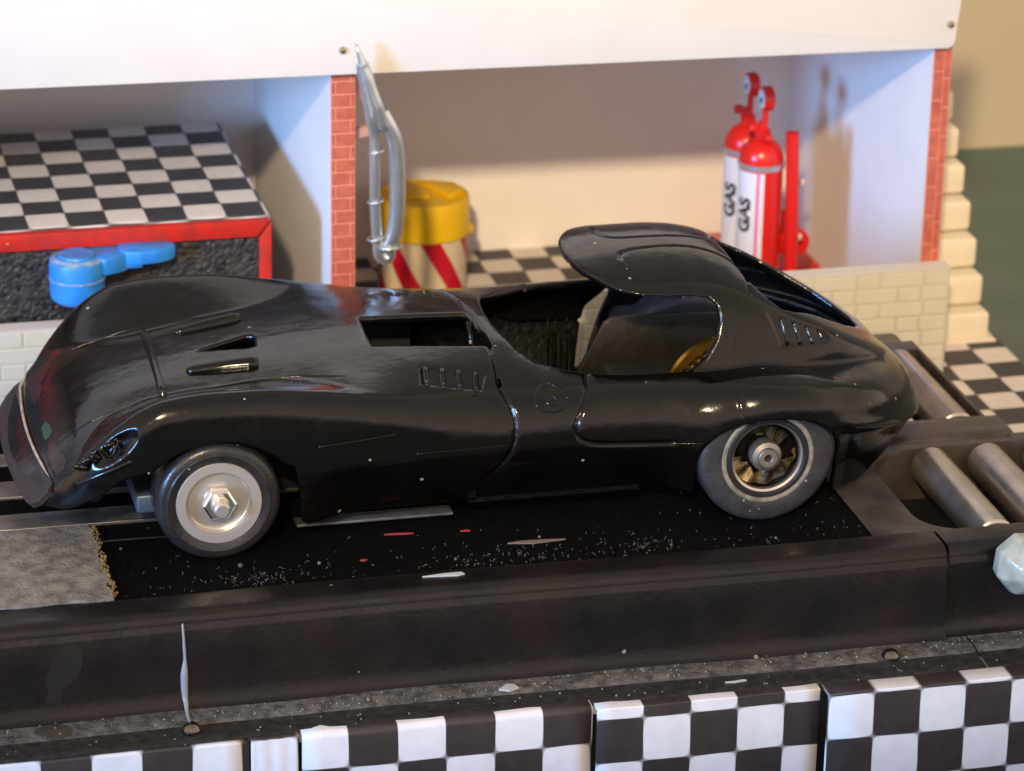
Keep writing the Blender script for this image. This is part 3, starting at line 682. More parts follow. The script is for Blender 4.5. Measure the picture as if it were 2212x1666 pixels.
# ------------------------------------------------------------------ wheels
def tyre_prof(r, w, rb, sh):
    """closed profile (radius, axial) with the outer face at 0"""
    P = [(rb, .02), (rb + .03, 0.0), (rb + (r - rb) * .45, -.035), (r - sh, -.01)]
    for k in range(1, 7):
        a = k / 6 * PI / 2; P.append((r - sh + sh * math.sin(a), sh - sh * math.cos(a) - .01))
    P += [(r, w * .5), (r, w - sh)]
    for k in range(1, 6):
        a = k / 5 * PI / 2; P.append((r - sh + sh * math.cos(a), w - sh + sh * math.sin(a)))
    P += [(rb, w), (rb, w * .5)]
    return P
def front_wheel(sg):
    """sg -1: near side, outer face towards -y"""
    y0 = YC + sg * YC
    f = lambda P: [(r, -sg * h_) for r, h_ in P]
    c = (0.0, y0, 1.25)
    w = lathe('front_wheel', f([(.84, .12), (.865, .015), (.85, -.012), (.655, -.012), (.645, .02), (.63, .13), (.60, .15), (.30, .13), (.28, .05), (.0, .05)]), c, ALU, car, 'Y', 64, ang=25, cap0=False)
    t_ = lathe('tyre', f(tyre_prof(1.25, 1.05, .84, .20)), c, TYRE_B, None, 'Y', 72, closed=True)
    t_.parent = w
    q_ = lathe('rim_ring', f([(.665, .0), (.675, -.026), (.845, -.026), (.86, .0)]), c, ALUR, None, 'Y', 64, closed=True); q_.parent = w
    n_ = lathe('hub_nut', f([(.0, -.13), (.30, -.13), (.345, -.09), (.345, .06), (.0, .06)]), c, CHROME, None, 'Y', 6, ang=20); n_.parent = w
    a_ = lathe('axle_end', f([(.0, -.42), (.13, -.42), (.165, -.385), (.165, -.16), (.19, -.15), (.19, -.1), (0, -.1)]), c, ALU, None, 'Y', 28); a_.parent = w
    return w
def rear_wheel(sg):
    y0 = YC + sg * 3.80
    f = lambda P: [(r, -sg * h_) for r, h_ in P]
    c = (11.33, y0, 1.31)
    w = lathe('rear_wheel', f([(.86, .05), (.84, .02), (.78, .03), (.765, .10), (.74, .60), (.70, .66), (.30, .62), (.27, .30), (.25, .12), (.0, .12)]), c, DISH, car, 'Y', 56, ang=25, cap0=False)
    t_ = lathe('tyre', f(tyre_prof(1.44, 1.9, .86, .17)), c, TYRE_G, None, 'Y', 80, closed=True); t_.parent = w
    l_ = lathe('tyre_line', f([(.875, -.005), (.90, -.035), (.955, -.042), (.985, -.025), (.985, .02), (.875, .02)]), c, CREAM, None, 'Y', 64, closed=True); l_.parent = w
    r_ = lathe('rim_ring', f([(.765, -.02), (.79, -.045), (.86, -.045), (.88, -.02), (.88, .05), (.765, .05)]), c, BLACKM, None, 'Y', 64, closed=True); r_.parent = w
    k_ = lathe('inner_edge', f([(.70, .10), (.72, .04), (.765, .02), (.765, .10)]), c, STEEL, None, 'Y', 56, closed=True); k_.parent = w
    h_ = lathe('hub', f([(.08, .02), (.10, -.06), (.20, -.06), (.22, -.03), (.22, .0), (.31, .04), (.33, .10), (.33, .3), (.08, .3)]), c, DARKSTEEL, None, 'Y', 40, closed=True); h_.parent = w
    i_ = lathe('hub_face', f([(.085, -.055), (.10, -.078), (.19, -.078), (.205, -.055)]), c, STEEL, None, 'Y', 40, closed=True); i_.parent = w
    sc = bmesh.new(); yo = c[1] - sg * .34
    prev = None
    for k in range(41):
        a_ = math.radians(188 + k * 4.3); rin = .42 + .06 * math.sin(k * .55) + .03 * math.sin(k * 1.9)
        if k > 26: rin += .02 * (k - 26) * .8
        rw_ = [rin, rin + (.72 - rin) * .33, rin + (.72 - rin) * .66, .72]
        cur_ = [sc.verts.new((c[0] + r_q * math.cos(a_), yo + sg * .05 * (math.sin(k * .8 + 5 * r_q)) - sg * .1 * (.72 - r_q), c[2] + r_q * math.sin(a_))) for r_q in rw_]
        if prev:
            for q in range(3): sc.faces.new((prev[q], prev[q + 1], cur_[q + 1], cur_[q]))
        prev = cur_
    s_ = link('brass_plate', bm_mesh(sc, 'brass_plate'), BRASS, smooth=True); s_.parent = w
    for a_ in (1.25, .75):
        t2 = box('inner_rib', -.03, .03, -.15, .15, .34, .62, BRASS); t2.matrix_parent_inverse = Matrix.Identity(4); t2.parent = w
        t2.location = (c[0], c[1] - sg * .30, c[2]); t2.rotation_euler = (0, PI / 2 - a_, 0)
    return w
def fixlocal(w):   # children were built in world space
    for ch in w.children: ch.matrix_parent_inverse = Matrix.Identity(4)
for sg in (-1, 1):
    fixlocal(front_wheel(sg)); fixlocal(rear_wheel(sg))
tube('axle', [(0, .6, 1.25), (0, 6.9, 1.25)], 0.14, STEEL, car)
tube('axle', [(11.33, .5, 1.49), (11.33, 7.0, 1.49)], 0.14, STEEL, car)
# ------------------------------------------------------------------ chassis and cockpit
box('chassis_plate', -1.0, 12.6, 2.1, 5.4, .42, .52, BLACKM, car, bev=.02)
box('chassis_rail', 1.75, 5.0, 1.05, 1.45, .10, .16, mat('dull_rail_metal', (0.16, 0.165, 0.175), 0.45, 0.6, var=.4, vscale=3), car, bev=.015)
box('guide_arm', -2.3, .2, 2.9, 4.6, .35, .5, BLACKM, car, bev=.03)
prism('guide_flag', [(-3.0, 1.05), (-1.9, 1.15), (-1.6, .5), (-2.0, .03), (-2.6, .25)], 3.2, 4.3, BLACKM, car, bev=.04)
box('front_plate', -1.45, -.55, 1.35, 6.0, .55, .95, mat('blue_grey_metal', (0.10, 0.14, 0.18), 0.4, 0.5), car, bev=.05)
prism('cockpit_side', [(8.50, 1.59), (9.06, 2.68), (9.22, 2.79), (10.06, 2.83), (11.78, 2.76), (11.84, .7), (8.1, .7)], 4.55, 4.68, mat('dark_cockpit_plastic', (0.005, 0.0045, 0.004), .42, col2=(0.012, 0.0105, 0.009), vscale=1.6, bump=.02, bscale=3), car, bev=.04)
box('bulkhead', 5.2, 5.35, .6, 6.9, .6, 2.9, PAINT_SHADE, car)
box('cockpit_floor', 5.2, 8.8, .6, 6.7, .55, .65, PAINT_SHADE, car)
for xx, yy in ((8.08, 5.5), (8.24, 5.45), (8.5, 5.5)):
    tube('vertical_wire', [(xx, yy, 2.5), (xx + .02, yy - .05, 1.8), (xx + .04, yy, 1.1), (xx + .05, yy, .7)], 0.028, mat('dark_brass_wire', (0.25, 0.17, 0.07), .3, 1.0, col2=(.02, .015, .01), vscale=14), car, seg=8)
box('added_dark_panel', .2, 5.1, 5.75, 5.85, .55, 2.7, BLACKM, car)  # added black panel that makes the hood openings look dark inside
# crown gear
g = bmesh.new(); gc = Vector((11.33, 3.0, 1.49)); nt = 36
ri, ro = 1.02, 1.13; vf, vb = [], []
for k in range(nt * 4):
    a = 2 * PI * k / (nt * 4); rr = ro if (k % 4) in (0, 1) else ri
    vf.append(g.verts.new(gc + Vector((rr * math.cos(a), -.16, rr * math.sin(a))))); vb.append(g.verts.new(gc + Vector((rr * math.cos(a), .05, rr * math.sin(a)))))
for k in range(nt * 4): g.faces.new((vf[k], vf[(k + 1) % (nt * 4)], vb[(k + 1) % (nt * 4)], vb[k]))
g.faces.new(vf)
bmesh.ops.recalc_face_normals(g, faces=g.faces)
gear = link('crown_gear', bm_mesh(g, 'crown_gear'), GOLD); put(gear, car)
gr = lathe('gear_rim', [(1.18, -.12), (1.34, -.10), (1.36, .02), (1.18, .04)], tuple(gc), GOLD, None, 'Y', 64, closed=True); gr.parent = gear
box('motor', 8.95, 10.3, 2.4, 4.3, .6, 1.9, BLACKM, car, bev=.08)

# ================================================================== THE ROLLER BED (black tray)
bed = empty('roller_bed', (5, 3, 0), 'long black plastic roller bed with metal rollers and felt, standing under the car', 'roller bed')
# front wall as a swept profile with a bead, wall, cove and ledge
def sweep_x(name, prof, x0, x1, m, parent, n=60, wob=0.0, ang=45):
    bm_ = bmesh.new(); rings = []
    for i in range(n + 1):
        x = x0 + (x1 - x0) * i / n
        off = 0.06 * math.sin(x * .35 + .4) + wob * math.sin(x * 2.1) * .3
        rings.append([bm_.verts.new((x, y + off * (1 if z < 1 else 1), z + wob * math.sin(x * 1.3 + y))) for y, z in prof])
    for r0, r1 in zip(rings, rings[1:]):
        for k in range(len(prof) - 1): bm_.faces.new((r0[k], r1[k], r1[k + 1], r0[k + 1]))
    bmesh.ops.recalc_face_normals(bm_, faces=bm_.faces)
    me_ = bm_mesh(bm_, name); smooth_by_angle(me_, ang)
    o_ = link(name, me_, m); put(o_, parent); return o_
rimprof = [(-1.40, -.04), (-1.45, .03), (-1.60, .05), (-2.05, .05), (-2.22, .04), (-2.31, -.01), (-2.35, -.08), (-2.37, -.15), (-2.37, -.19), (-2.42, -.24), (-2.44, -.30), (-2.45, -.9), (-2.49, -1.5), (-2.53, -1.76), (-2.60, -1.87), (-2.72, -1.90)]
ledgeprof = [(-2.55, -1.875), (-2.72, -1.885), (-2.95, -1.88), (-3.12, -1.90), (-3.2, -1.93)]
lipprof = [(-3.2, -1.931), (-3.3, -1.955), (-3.55, -1.96), (-3.74, -1.965), (-3.79, -1.98), (-3.79, -2.02)]
sweep_x('front_wall', rimprof, -6.5, 14.44, PLASTIC, bed)
sweep_x('front_wall', [(y + (.16 if z < -.3 else 0), z) for y, z in rimprof], 14.50, 22, PLASTIC, bed)
sweep_x('ledge', ledgeprof, -6.5, 14.9, DUSTY, bed, n=120, wob=.004)
LIPM = mat('dark_ledge_lip', (.010, .009, .008), .5, col2=(.026, .024, .020), vscale=5, bump=.02, bscale=12, specks=.1, speckcol=(.3, .28, .24), speckscale=6)
sweep_x('ledge_lip', lipprof, -6.5, 14.9, LIPM, bed, n=120, wob=.004)
sweep_x('ledge_lip', lipprof, 14.93, 22, LIPM, bed, n=40, wob=.004)
sweep_x('ledge', [(y, z) for y, z in ledgeprof], 14.93, 22, DUSTY, bed, n=40, wob=.004)
# deck with the two roller openings
def deck():
    bm_ = bmesh.new()
    def quad(x0, x1, y0, y1, z=0.0): 
        bm_.faces.new([bm_.verts.new(p) for p in ((x0, y0, z), (x1, y0, z), (x1, y1, z), (x0, y1, z))])
    def frame(x0, x1, y0, y1, hx0, hx1, hy0, hy1, rc):
        """plate with a hole whose left corners are rounded, walls going down"""
        hp = []
        for k in range(9): a = PI + PI / 2 * k / 8; hp.append((hx0 + rc + rc * math.cos(a), hy0 + rc + rc * math.sin(a)))
        hp += [(hx1, hy0), (hx1, hy1)]
        for k in range(9): a = PI / 2 + PI / 2 * k / 8; hp.append((hx0 + rc + rc * math.cos(a), hy1 - rc + rc * math.sin(a)))
        out = []
        for (x, y) in hp:
            dx, dy = x - (hx0 + hx1) / 2, y - (hy0 + hy1) / 2
            t_ = min((((x1 if dx > 0 else x0) - (hx0 + hx1) / 2) / dx) if abs(dx) > 1e-6 else 1e9, (((y1 if dy > 0 else y0) - (hy0 + hy1) / 2) / dy) if abs(dy) > 1e-6 else 1e9)
            out.append(((hx0 + hx1) / 2 + dx * t_, (hy0 + hy1) / 2 + dy * t_))
        vi = [bm_.verts.new((x, y, 0.0)) for x, y in hp]; vo = [bm_.verts.new((x, y, 0.0)) for x, y in out]
        vm = [bm_.verts.new((x + .05 * (1 if x < hx0 + rc + .01 else 0), y, -.10)) for x, y in hp]
        vl = [bm_.verts.new((x + .06, y, -1.2)) for x, y in hp]
        for k in range(len(hp)):
            j = (k + 1) % len(hp)
            bm_.faces.new((vo[k], vo[j], vi[j], vi[k])); bm_.faces.new((vi[k], vi[j], vm[j], vm[k])); bm_.faces.new((vm[k], vm[j], vl[j], vl[k]))
        # corners
        for cx_, cy_ in ((x0, y0), (x1, y0), (x1, y1), (x0, y1)):
            near = sorted(range(len(out)), key=lambda q: (out[q][0] - cx_) ** 2 + (out[q][1] - cy_) ** 2)[:2]
            a_, b_ = out[near[0]], out[near[1]]
            try: bm_.faces.new((vo[near[0]], vo[near[1]], bm_.verts.new((cx_, cy_, 0))))
            except Exception: pass
    frame(13.2, 22.0, -1.6, 3.1, 14.35, 21.9, -1.48, 2.75, .95)
    frame(13.2, 17.80, 3.1, 8.9, 15.2, 17.72, 4.25, 8.35, .6)
    bmesh.ops.recalc_face_normals(bm_, faces=bm_.faces)
    for f in bm_.faces:
        if abs(f.normal.z) > .9 and f.normal.z < 0: f.normal_flip()
    o_ = link('roller_frame', bm_mesh(bm_, 'roller_frame'), DECKP); put(o_, bed); return o_
deck()
# central hump between the two banks of rollers
prism('cross_bar', [(3.0, -.25), (3.08, .03), (3.3, .06), (3.95, .06), (4.15, .03), (4.22, -.25)], 14.9, 18.05, DECKP, bed, 'X', bev=.03)
box('rear_lip', 17.9, 22, 2.86, 3.12, -1.9, .03, DECKP, bed, bev=.03)
box('end_lip', 17.70, 17.82, 4.1, 8.9, -1.9, -.45, DECKP, bed, bev=.02)
box('well_floor', 13.6, 22, -1.5, 3.0, -1.3, -1.2, BLACKM, bed)
box('well_floor', 13.6, 17.8, 3.0, 8.6, -1.3, -1.2, BLACKM, bed)
box('bed_core', -6.5, 13.6, -1.4, 8.8, -1.9, -.26, BLACKM, bed)
box('far_wall', -6.5, 14.0, 8.62, 8.8, -1.9, .04, PLASTIC, bed, bev=.04)
box('far_wall', 14.0, 17.6, 8.9, 9.5, -1.9, .04, DARKOLIVE, bed, bev=.15)
# rollers
def roller(x, y0, y1):
    r = 0.43
    o_ = lathe('roller', [(0, y0), (r - .08, y0), (r - .03, y0 + .02), (r, y0 + .05), (r, y1 - .05), (r - .03, y1 - .02), (0, y1)], (x, 0, -.36), STEEL, bed, 'Y', 48)
    c_ = lathe('end_cap', [(0, y0 - .02), (r - .12, y0 - .02), (r - .10, y0 + .01), (0, y0 + .01)], (x, 0, -.36), BLACKM, None, 'Y', 32); c_.parent = o_
    c_.matrix_parent_inverse = Matrix.Identity(4)
for x in (15.93, 17.22, 18.5, 19.8): roller(x, -1.35, 2.62)
for x in (15.9, 17.22): roller(x, 4.3, 8.3)
# felt, pad and rails
fe = bmesh.new(); nx, ny = 200, 70
from mathutils import noise
gv = [[None] * (ny + 1) for _ in range(nx + 1)]
for i in range(nx + 1):
    for j in range(ny + 1):
        x = -6.5 + 19.85 * i / nx; y = -1.46 + 10.0 * j / ny
        edge = 13.25 + .12 * noise.noise(Vector((y * 1.3, 0, 3))) + .06 * math.sin(y * 1.3)
        if i == nx: x = edge
        z = -.012 + .022 * noise.noise(Vector((x * 1.7, y * 1.7, 0))) + .012 * noise.noise(Vector((x * 6, y * 6, 2)))
        z -= .15 * math.exp(-((x - 11.33) / 1.0) ** 4) * min(1, max(0, (y + 1.3) / .5))
        gv[i][j] = fe.verts.new((x, y, z - .010))
for i in range(nx):
    for j in range(ny): fe.faces.new((gv[i][j], gv[i + 1][j], gv[i + 1][j + 1], gv[i][j + 1]))
o = link('felt_mat', bm_mesh(fe, 'felt_mat'), FELT, smooth=True); put(o, bed)
box('metal_rail', -6.5, -.2, 2.30, 3.02, -.05, .03, DARKSTEEL, bed, bev=.02)
box('metal_rail', -6.5, -1.2, 3.95, 4.72, -.05, .03, DARKSTEEL, bed, bev=.02)
box('metal_rail', -6.5, -1.8, 5.6, 6.2, -.05, .03, DARKSTEEL, bed, bev=.02)
box('rail_edge', -6.5, -.2, 2.22, 2.30, -.04, .045, STEEL, bed, bev=.012)
box('rail_edge', -6.5, -1.2, 3.86, 3.94, -.04, .045, STEEL, bed, bev=.012)
box('groove_strip', -2.2, 1.2, 1.35, 1.42, -.02, .025, PLASTIC, bed, bev=.01)
# screws sunk in the ledge
def screw(name, x, y, z, lab):
    o_ = lathe(name, [(0, .10), (.09, .09), (.15, .05), (.17, 0), (.19, -.02), (.19, -.06), (0, -.06)], (x, y, z), mat('dark_chrome_screw', (.18, .17, .16), .12, 1.0), bed, 'Z', 24)
    o_['label'] = lab
    return o_
screw('screw', -1.13, -3.38, -1.87, 'dark chrome screw head under the grey drip')
screw('screw', 13.1, -3.12, -1.85, 'rusty screw head near the right seam')
# ---- pad
pad = bmesh.new()
pp = []
for k in range(12): pp.append((-6.4 + 4.1 * k / 11, -1.40 + .03 * math.sin(k * 1.7)))
for k in range(14): pp.append((-2.30 + .05 * math.sin(k * 2.3) + .035 * math.sin(k * 5.1), -1.3 + 3.45 * k / 13))
pp += [(-6.4, 2.12)]
v0 = [pad.verts.new((x, y, .0)) for x, y in pp]; v1 = [pad.verts.new((x, y, .055)) for x, y in pp]
pad.faces.new(v1); 
for k in range(len(pp)): pad.faces.new((v0[k], v0[(k + 1) % len(pp)], v1[(k + 1) % len(pp)], v1[k]))
bmesh.ops.recalc_face_normals(pad, faces=pad.faces)
o = link('rubber_pad', bm_mesh(pad, 'rubber_pad'), PADM); tag(o, 'grey textured rubber pad with torn yellowed right edge, at the left end of the tray', 'pad')
b = bmesh.new()
for k in range(150):
    t_ = random.random(); y = -1.25 + 3.35 * t_
    bmesh.ops.create_icosphere(b, subdivisions=1, radius=random.uniform(.012, .04), matrix=Matrix.Translation((-2.27 + random.gauss(0, .035), y, .04 + random.uniform(-.02, .02))))
o2 = link('torn_edge', bm_mesh(b, 'torn_edge'), mat('yellow_glue', (.22, .15, .045), .5, var=.5, vscale=6)); o2.parent = o
o2['kind'] = 'stuff'
# ---- drips and chips
b = bmesh.new()
dp = [(-1.13, -2.40, -.12, .02), (-1.12, -2.47, -.35, .025), (-1.11, -2.48, -.6, .03), (-1.10, -2.48, -.85, .03), (-1.11, -2.50, -1.05, .06), (-1.12, -2.52, -1.2, .075), (-1.12, -2.53, -1.5, .07), (-1.11, -2.6, -1.75, .05), (-1.12, -2.8, -1.86, .035), (-1.12, -3.2, -1.9, .03)]
tube_bm(b, catmull([d[:3] for d in dp], 4), list(np.interp(np.linspace(0, len(dp) - 1, (len(dp) - 1) * 4 + 1), range(len(dp)), [d[3] for d in dp])), 8)
for v in b.verts: v.co.y = -2.47 + (v.co.y + 2.47) * .55 if v.co.z > -1.7 else v.co.y
o = link('paint_drip', bm_mesh(b, 'paint_drip'), DRIPM, smooth=True); put(o, bed); o['label'] = 'grey paint drip down the front wall'
def stain(name, pts, m, label=None):
    b_ = bmesh.new(); P_ = catmull([(x, -2.46 - .02 * (0 if z > -1 else (-1 - z)), z) for x, z, w in pts], 5); n_ = len(P_)
    wd_ = np.interp(np.linspace(0, 1, n_), np.linspace(0, 1, len(pts)), [w for _, _, w in pts]); vv = []
    for p, w in zip(P_, wd_):
        yw = -2.395 - .05 * min(1, max(0, (-p.z - .3) / 1.2)) + .06 * math.sin(p.x * .35 + .4) - .012 - (.035 if p.z < -.25 else 0)
        vv.append((b_.verts.new((p.x - w, yw, p.z)), b_.verts.new((p.x + w, yw, p.z))))
    for (a, c_), (d_, e__) in zip(vv, vv[1:]): b_.faces.new((a, c_, e__, d_))
    o_ = link(name, bm_mesh(b_, name), m); put(o_, bed)
    if label: o_['label'] = label
def flake(name, pts, z, m, label=None):
    b_ = bmesh.new()
    a0 = [b_.verts.new((x, y, z)) for x, y in pts]; a1 = [b_.verts.new((x, y, z + .03)) for x, y in pts]
    b_.faces.new(a1)
    for k in range(len(pts)): b_.faces.new((a0[k], a0[(k + 1) % len(pts)], a1[(k + 1) % len(pts)], a1[k]))
    bmesh.ops.recalc_face_normals(b_, faces=b_.faces)
    o_ = link(name, bm_mesh(b_, name), m); put(o_, bed)
    if label: o_['label'] = label
flake('paint_chip', [(3.75, -1.66), (4.1, -1.70), (4.45, -1.74), (4.6, -1.69), (4.55, -1.60), (4.2, -1.60), (3.95, -1.63)], .045, WHITEP, 'white paint chip on the tray rim')
flake('paint_chip', [(5.0, -3.02), (5.2, -3.12), (5.42, -3.02), (5.35, -2.86), (5.2, -2.82)], -1.89, WHITEP, 'white paint chip on the ledge')
flake('paint_chip', [(9.5, -3.5), (9.7, -3.54), (9.95, -3.5), (9.9, -3.46), (9.7, -3.49)], -1.95, WHITEP)
flake('paint_chip', [(5.8, -.35), (6.3, -.45), (7.0, -.38), (6.6, -.33), (6.1, -.3)], .0, mat('brown_scrap', (.16, .12, .09), .6))
REDP = mat('red_scrap', (.28, .03, .03), .5)
flake('paint_chip', [(3.45, .56), (3.9, .50), (4.05, .51), (3.9, .55), (3.6, .58)], .0, REDP, 'thin red scrap on the felt')
flake('paint_chip', [(2.72, -.56), (2.8, -.60), (2.88, -.55), (2.8, -.53)], .0, REDP)
flake('paint_chip', [(5.0, .42), (5.2, .40), (5.15, .46)], .0, REDP)
flake('dried_stain', [(-3.72 + .36 * math.cos(a), -2.98 + .27 * math.sin(a)) for a in [2 * PI * k / 14 for k in range(14)]], -1.905, mat('brown_dried_stain', (.065, .055, .04), .5, var=.3, vscale=4), 'round brownish dried stain on the ledge')
stain('dried_stain', [(-3.25, -.32, .10), (-3.3, -.5, .24), (-3.4, -.8, .32), (-3.5, -1.05, .30), (-3.6, -1.25, .14), (-3.66, -1.5, .16), (-3.7, -1.75, .22)], mat('brown_wall_stain', (.012, .0100, .0085), .42, var=.3, vscale=3), 'dull drip stain on the wall')
# felt debris
b = bmesh.new()
for k in range(420):
    x = random.uniform(-2.2, 13.1); y = random.choice((random.uniform(-1.4, .6), random.gauss(-.9, .3)))
    if random.random() < .5: x, y = random.choice(((random.gauss(8.6, .45), random.gauss(-.95, .22)), (random.gauss(5.5, .8), random.gauss(-1.1, .2)), (random.gauss(.9, .6), random.gauss(-1.0, .2))))
    if y < -1.42: continue
    L_ = random.choice((.015, .02, .03, .05)) * random.uniform(.6, 1.4); a = random.uniform(0, PI)
    if random.random() < .55:   # curled shaving
        R_ = L_ * random.uniform(.6, 1.2); n_ = 6; a1 = random.uniform(1.2, 4)
        tube_bm(b, [(x + R_ * math.cos(a + a1 * q / n_), y + R_ * math.sin(a + a1 * q / n_), .015 + .02 * math.sin(q)) for q in range(n_)], random.uniform(.003, .006), 4)
    else:
        w_ = random.uniform(.5, 1) * L_
        bmesh.ops.create_icosphere(b, subdivisions=1, radius=.5, matrix=Matrix.Translation((x, y, .012)) @ Matrix.Rotation(a, 4, 'Z') @ Matrix.Diagonal((L_, w_ * .6, w_ * .4, 1)))
for x, y, r_ in ((.35, -.35, .05), (1.9, -.55, .035), (6.5, -.2, .03), (11.2, -1.2, .03), (4.6, -.9, .03), (-1.85, .9, .035)):
    bmesh.ops.create_icosphere(b, subdivisions=2, radius=r_, matrix=Matrix.Translation((x, y, .03)))
o = link('debris', bm_mesh(b, 'debris'), mat('grey_fluff', (.13, .125, .12), .7, var=.8, vscale=5)); tag(o, 'grey fluff and shavings scattered over the black felt', 'debris', kind='stuff')
b = bmesh.new()
for k in range(330):
    x = random.uniform(-5, 16.5); y = random.uniform(-3.15, -2.65) if random.random() < .8 else random.uniform(-3.7, -3.2)
    bmesh.ops.create_icosphere(b, subdivisions=1, radius=random.uniform(.008, .026), matrix=Matrix.Translation((x, y, -1.88 if y > -3.16 else -1.955)))
o = link('ledge_dust', bm_mesh(b, 'ledge_dust'), mat('pale_grit', (.26, .25, .21), .7, var=.6, vscale=5)); tag(o, 'pale grit lying along the tray ledge', 'dust', kind='stuff')
# knob at the right end
kb = bmesh.new(); kc = Vector((15.95, -2.95, -.22)); rings = []
for r_, h_ in ((.10, -.62), (.34, -.54), (.60, -.22), (.66, .0), (.62, .3)):
    rings.append([kb.verts.new(kc + Vector((r_ * math.cos(2 * PI * k / 8 + .3), h_, r_ * math.sin(2 * PI * k / 8 + .3)))) for k in range(8)])
for r0, r1 in zip(rings, rings[1:]):
    for k in range(8): kb.faces.new((r0[k], r0[(k + 1) % 8], r1[(k + 1) % 8], r1[k]))
kb.faces.new(rings[0])
bmesh.ops.recalc_face_normals(kb, faces=kb.faces); bmesh.ops.bevel(kb, geom=list(kb.edges), offset=.045, segments=3, profile=.6, affect='EDGES')
me = bm_mesh(kb, 'knob'); smooth_by_angle(me, 60)
o = link('knob', me, KNOB); tag(o, 'milky faceted plastic knob on the front wall at the right end of the tray', 'knob')
o['category'] = 'knob'

# ================================================================== DISPLAY BASE
# checkered floor sheet
floor = box('checkered_floor', -9, 21.85, -3.7, 24, -2.25, -2.0, checker_mat('floor_checks', 0.955, (-.06, .52), 'XY', white=(.66, .60, .54), black=(.045, .042, .043)))
tag(floor, kind='structure')
table = bmesh.new()
bmesh.ops.create_grid(table, x_segments=4, y_segments=4, size=1, matrix=Matrix.Translation((15, -15, -5.2)) @ Matrix.Diagonal((120, 45, 1, 1)))
o = link('table_top', bm_mesh(table, 'table_top'), MATGREEN); tag(o, kind='structure')
box('riser_board', -30, 60, -2.0, 30, -5.2, -2.6, MATGREEN)['kind'] = 'structure'
box('back_wall_of_room', -60, 90, 30, 30.5, -5.2, 60, TAN)['kind'] = 'structure'
# front panels: folded checkered card
def panel(x0, x1, y, ztop, size, ox, oz, flip, label, lip=0.0, curl=.10, tilt=0.0):
    """thin card panel with a rounded upper fold; returns the mesh object"""
    prof = [(y + .9, ztop - .004)]
    for k in range(7):
        a = PI / 2 * k / 6; prof.append((y + curl - curl * math.sin(a), ztop - curl + curl * math.cos(a)))
    prof.append((y, -5.15))
    b_ = bmesh.new(); nseg = 14; rings = []
    for i in range(nseg + 1):
        x = x0 + (x1 - x0) * i / nseg; dz = tilt * (x - x0) + .005 * math.sin(i * 1.9)
        rings.append([b_.verts.new((x, yy + .01 * math.sin(i * 1.3), zz + dz)) for yy, zz in prof])
    for r0, r1 in zip(rings, rings[1:]):
        for k in range(len(prof) - 1): b_.faces.new((r0[k], r1[k], r1[k + 1], r0[k + 1]))
    bmesh.ops.recalc_face_normals(b_, faces=b_.faces)
    me_ = bm_mesh(b_, 'card_panel'); smooth_by_angle(me_, 60)
    # shift the object origin so every panel prints its own tiles
    o_ = link('card_panel', me_, None)
    me_.transform(Matrix.Translation((-ox, -(ztop), -oz))); o_.location = (ox, ztop, oz)
    me_.materials.append(FRONTM if not flip else FRONTM2)
    sm = o_.modifiers.new('thickness', 'SOLIDIFY'); sm.thickness = .05; sm.offset = -1
    tag(o_, label, 'card panel', 'checkered card panels along the front')
    return o_
box('dark_gap_filler', -9, 22, -3.68, -3.4, -5.15, -2.27, BLACKM)['kind'] = 'structure'  # black filler added behind the cards so their gaps read as shade
FRONTM = checker_mat('front_checks', 0.965, (-.05, -.05), 'XZ', white=(.72, .71, .70), black=(.040, .030, .027), rough=.5)
FRONTM2 = checker_mat('front_checks_b', 0.965, (-.05, -.05), 'XZ', white=(.72, .71, .70), black=(.040, .030, .027), rough=.5, flip=1)
panel(-7, -.10, -3.86, -2.03, .965, -1.14, -2.93, 0, 'checkered card panel at the far left, lowest in the frame, below the drip', curl=.06, tilt=.0)
panel(-.06, .86, -3.88, -2.0, .965, -.06, -2.95, 0, 'narrow white piece of checkered card between two wider panels', curl=.05)
panel(.92, 6.68, -3.92, -1.97, .965, .92, -2.72, 0, 'checkered card panel with a curled rounded top edge, left of centre', curl=.14, tilt=.0)
panel(6.74, 11.30, -4.06, -1.98, .965, 6.76, -2.18, 0, 'checkered card panel between the curled panel and the rightmost one', curl=.03)
panel(11.40, 22, -4.30, -2.0, .965, 11.46, -2.98, 0, 'rightmost checkered card panel with a wide flat top', curl=.03)

# ================================================================== TOY GARAGE
gar = empty('toy_garage', (12, 17, -2), 'white card toy garage with brick pillars, open bays and a cream brick front wall', 'toy garage')
YF, YB, ZT = 12.0, 22.3, 7.2
fb = bmesh.new()
# fascia: rounded right corners
poly = [(-12, 6.47), (19.25, 6.20)]
for k in range(6): a = -PI / 2 + PI / 2 * k / 5; poly.append((19.29 + .18 * math.cos(a), 6.40 + .20 * math.sin(a)))
poly += [(19.78, 9.9), (-12, 10.1)]
prism('fascia', poly, YF - .32, YF - .12, CARD, gar, 'Y', bev=.02)
def pin(x, z, lab):
    o_ = lathe('pin', [(0, -.09), (.05, -.08), (.085, -.03), (.09, 0), (.0, .0)], (x, YF - .33, z), mat('pin_brass', (.45, .42, .32), .25, 1.0), gar, 'Y', 20); o_['label'] = lab
pin(4.80, 6.90, 'left pin head beside the pipe'); pin(19.32, 6.78, 'right pin head near the fascia corner')
box('roof', -12, 19.5, YF - .1, YB + .3, 6.75, 6.95, CARD_IN, gar)
box('back_wall', -12, 19.5, YB, YB + .2, -2, 6.75, CARD_IN, gar)
box('divider_wall', 4.60, 5.14, YF + .02, YB, -2, 6.75, CARD_IN, gar)
box('unseen_left_wall', -8.9, -8.4, YF + .02, YB, -2, 6.75, CARD_IN, gar)  # unseen bay wall, pulled in to keep window light off the back wall
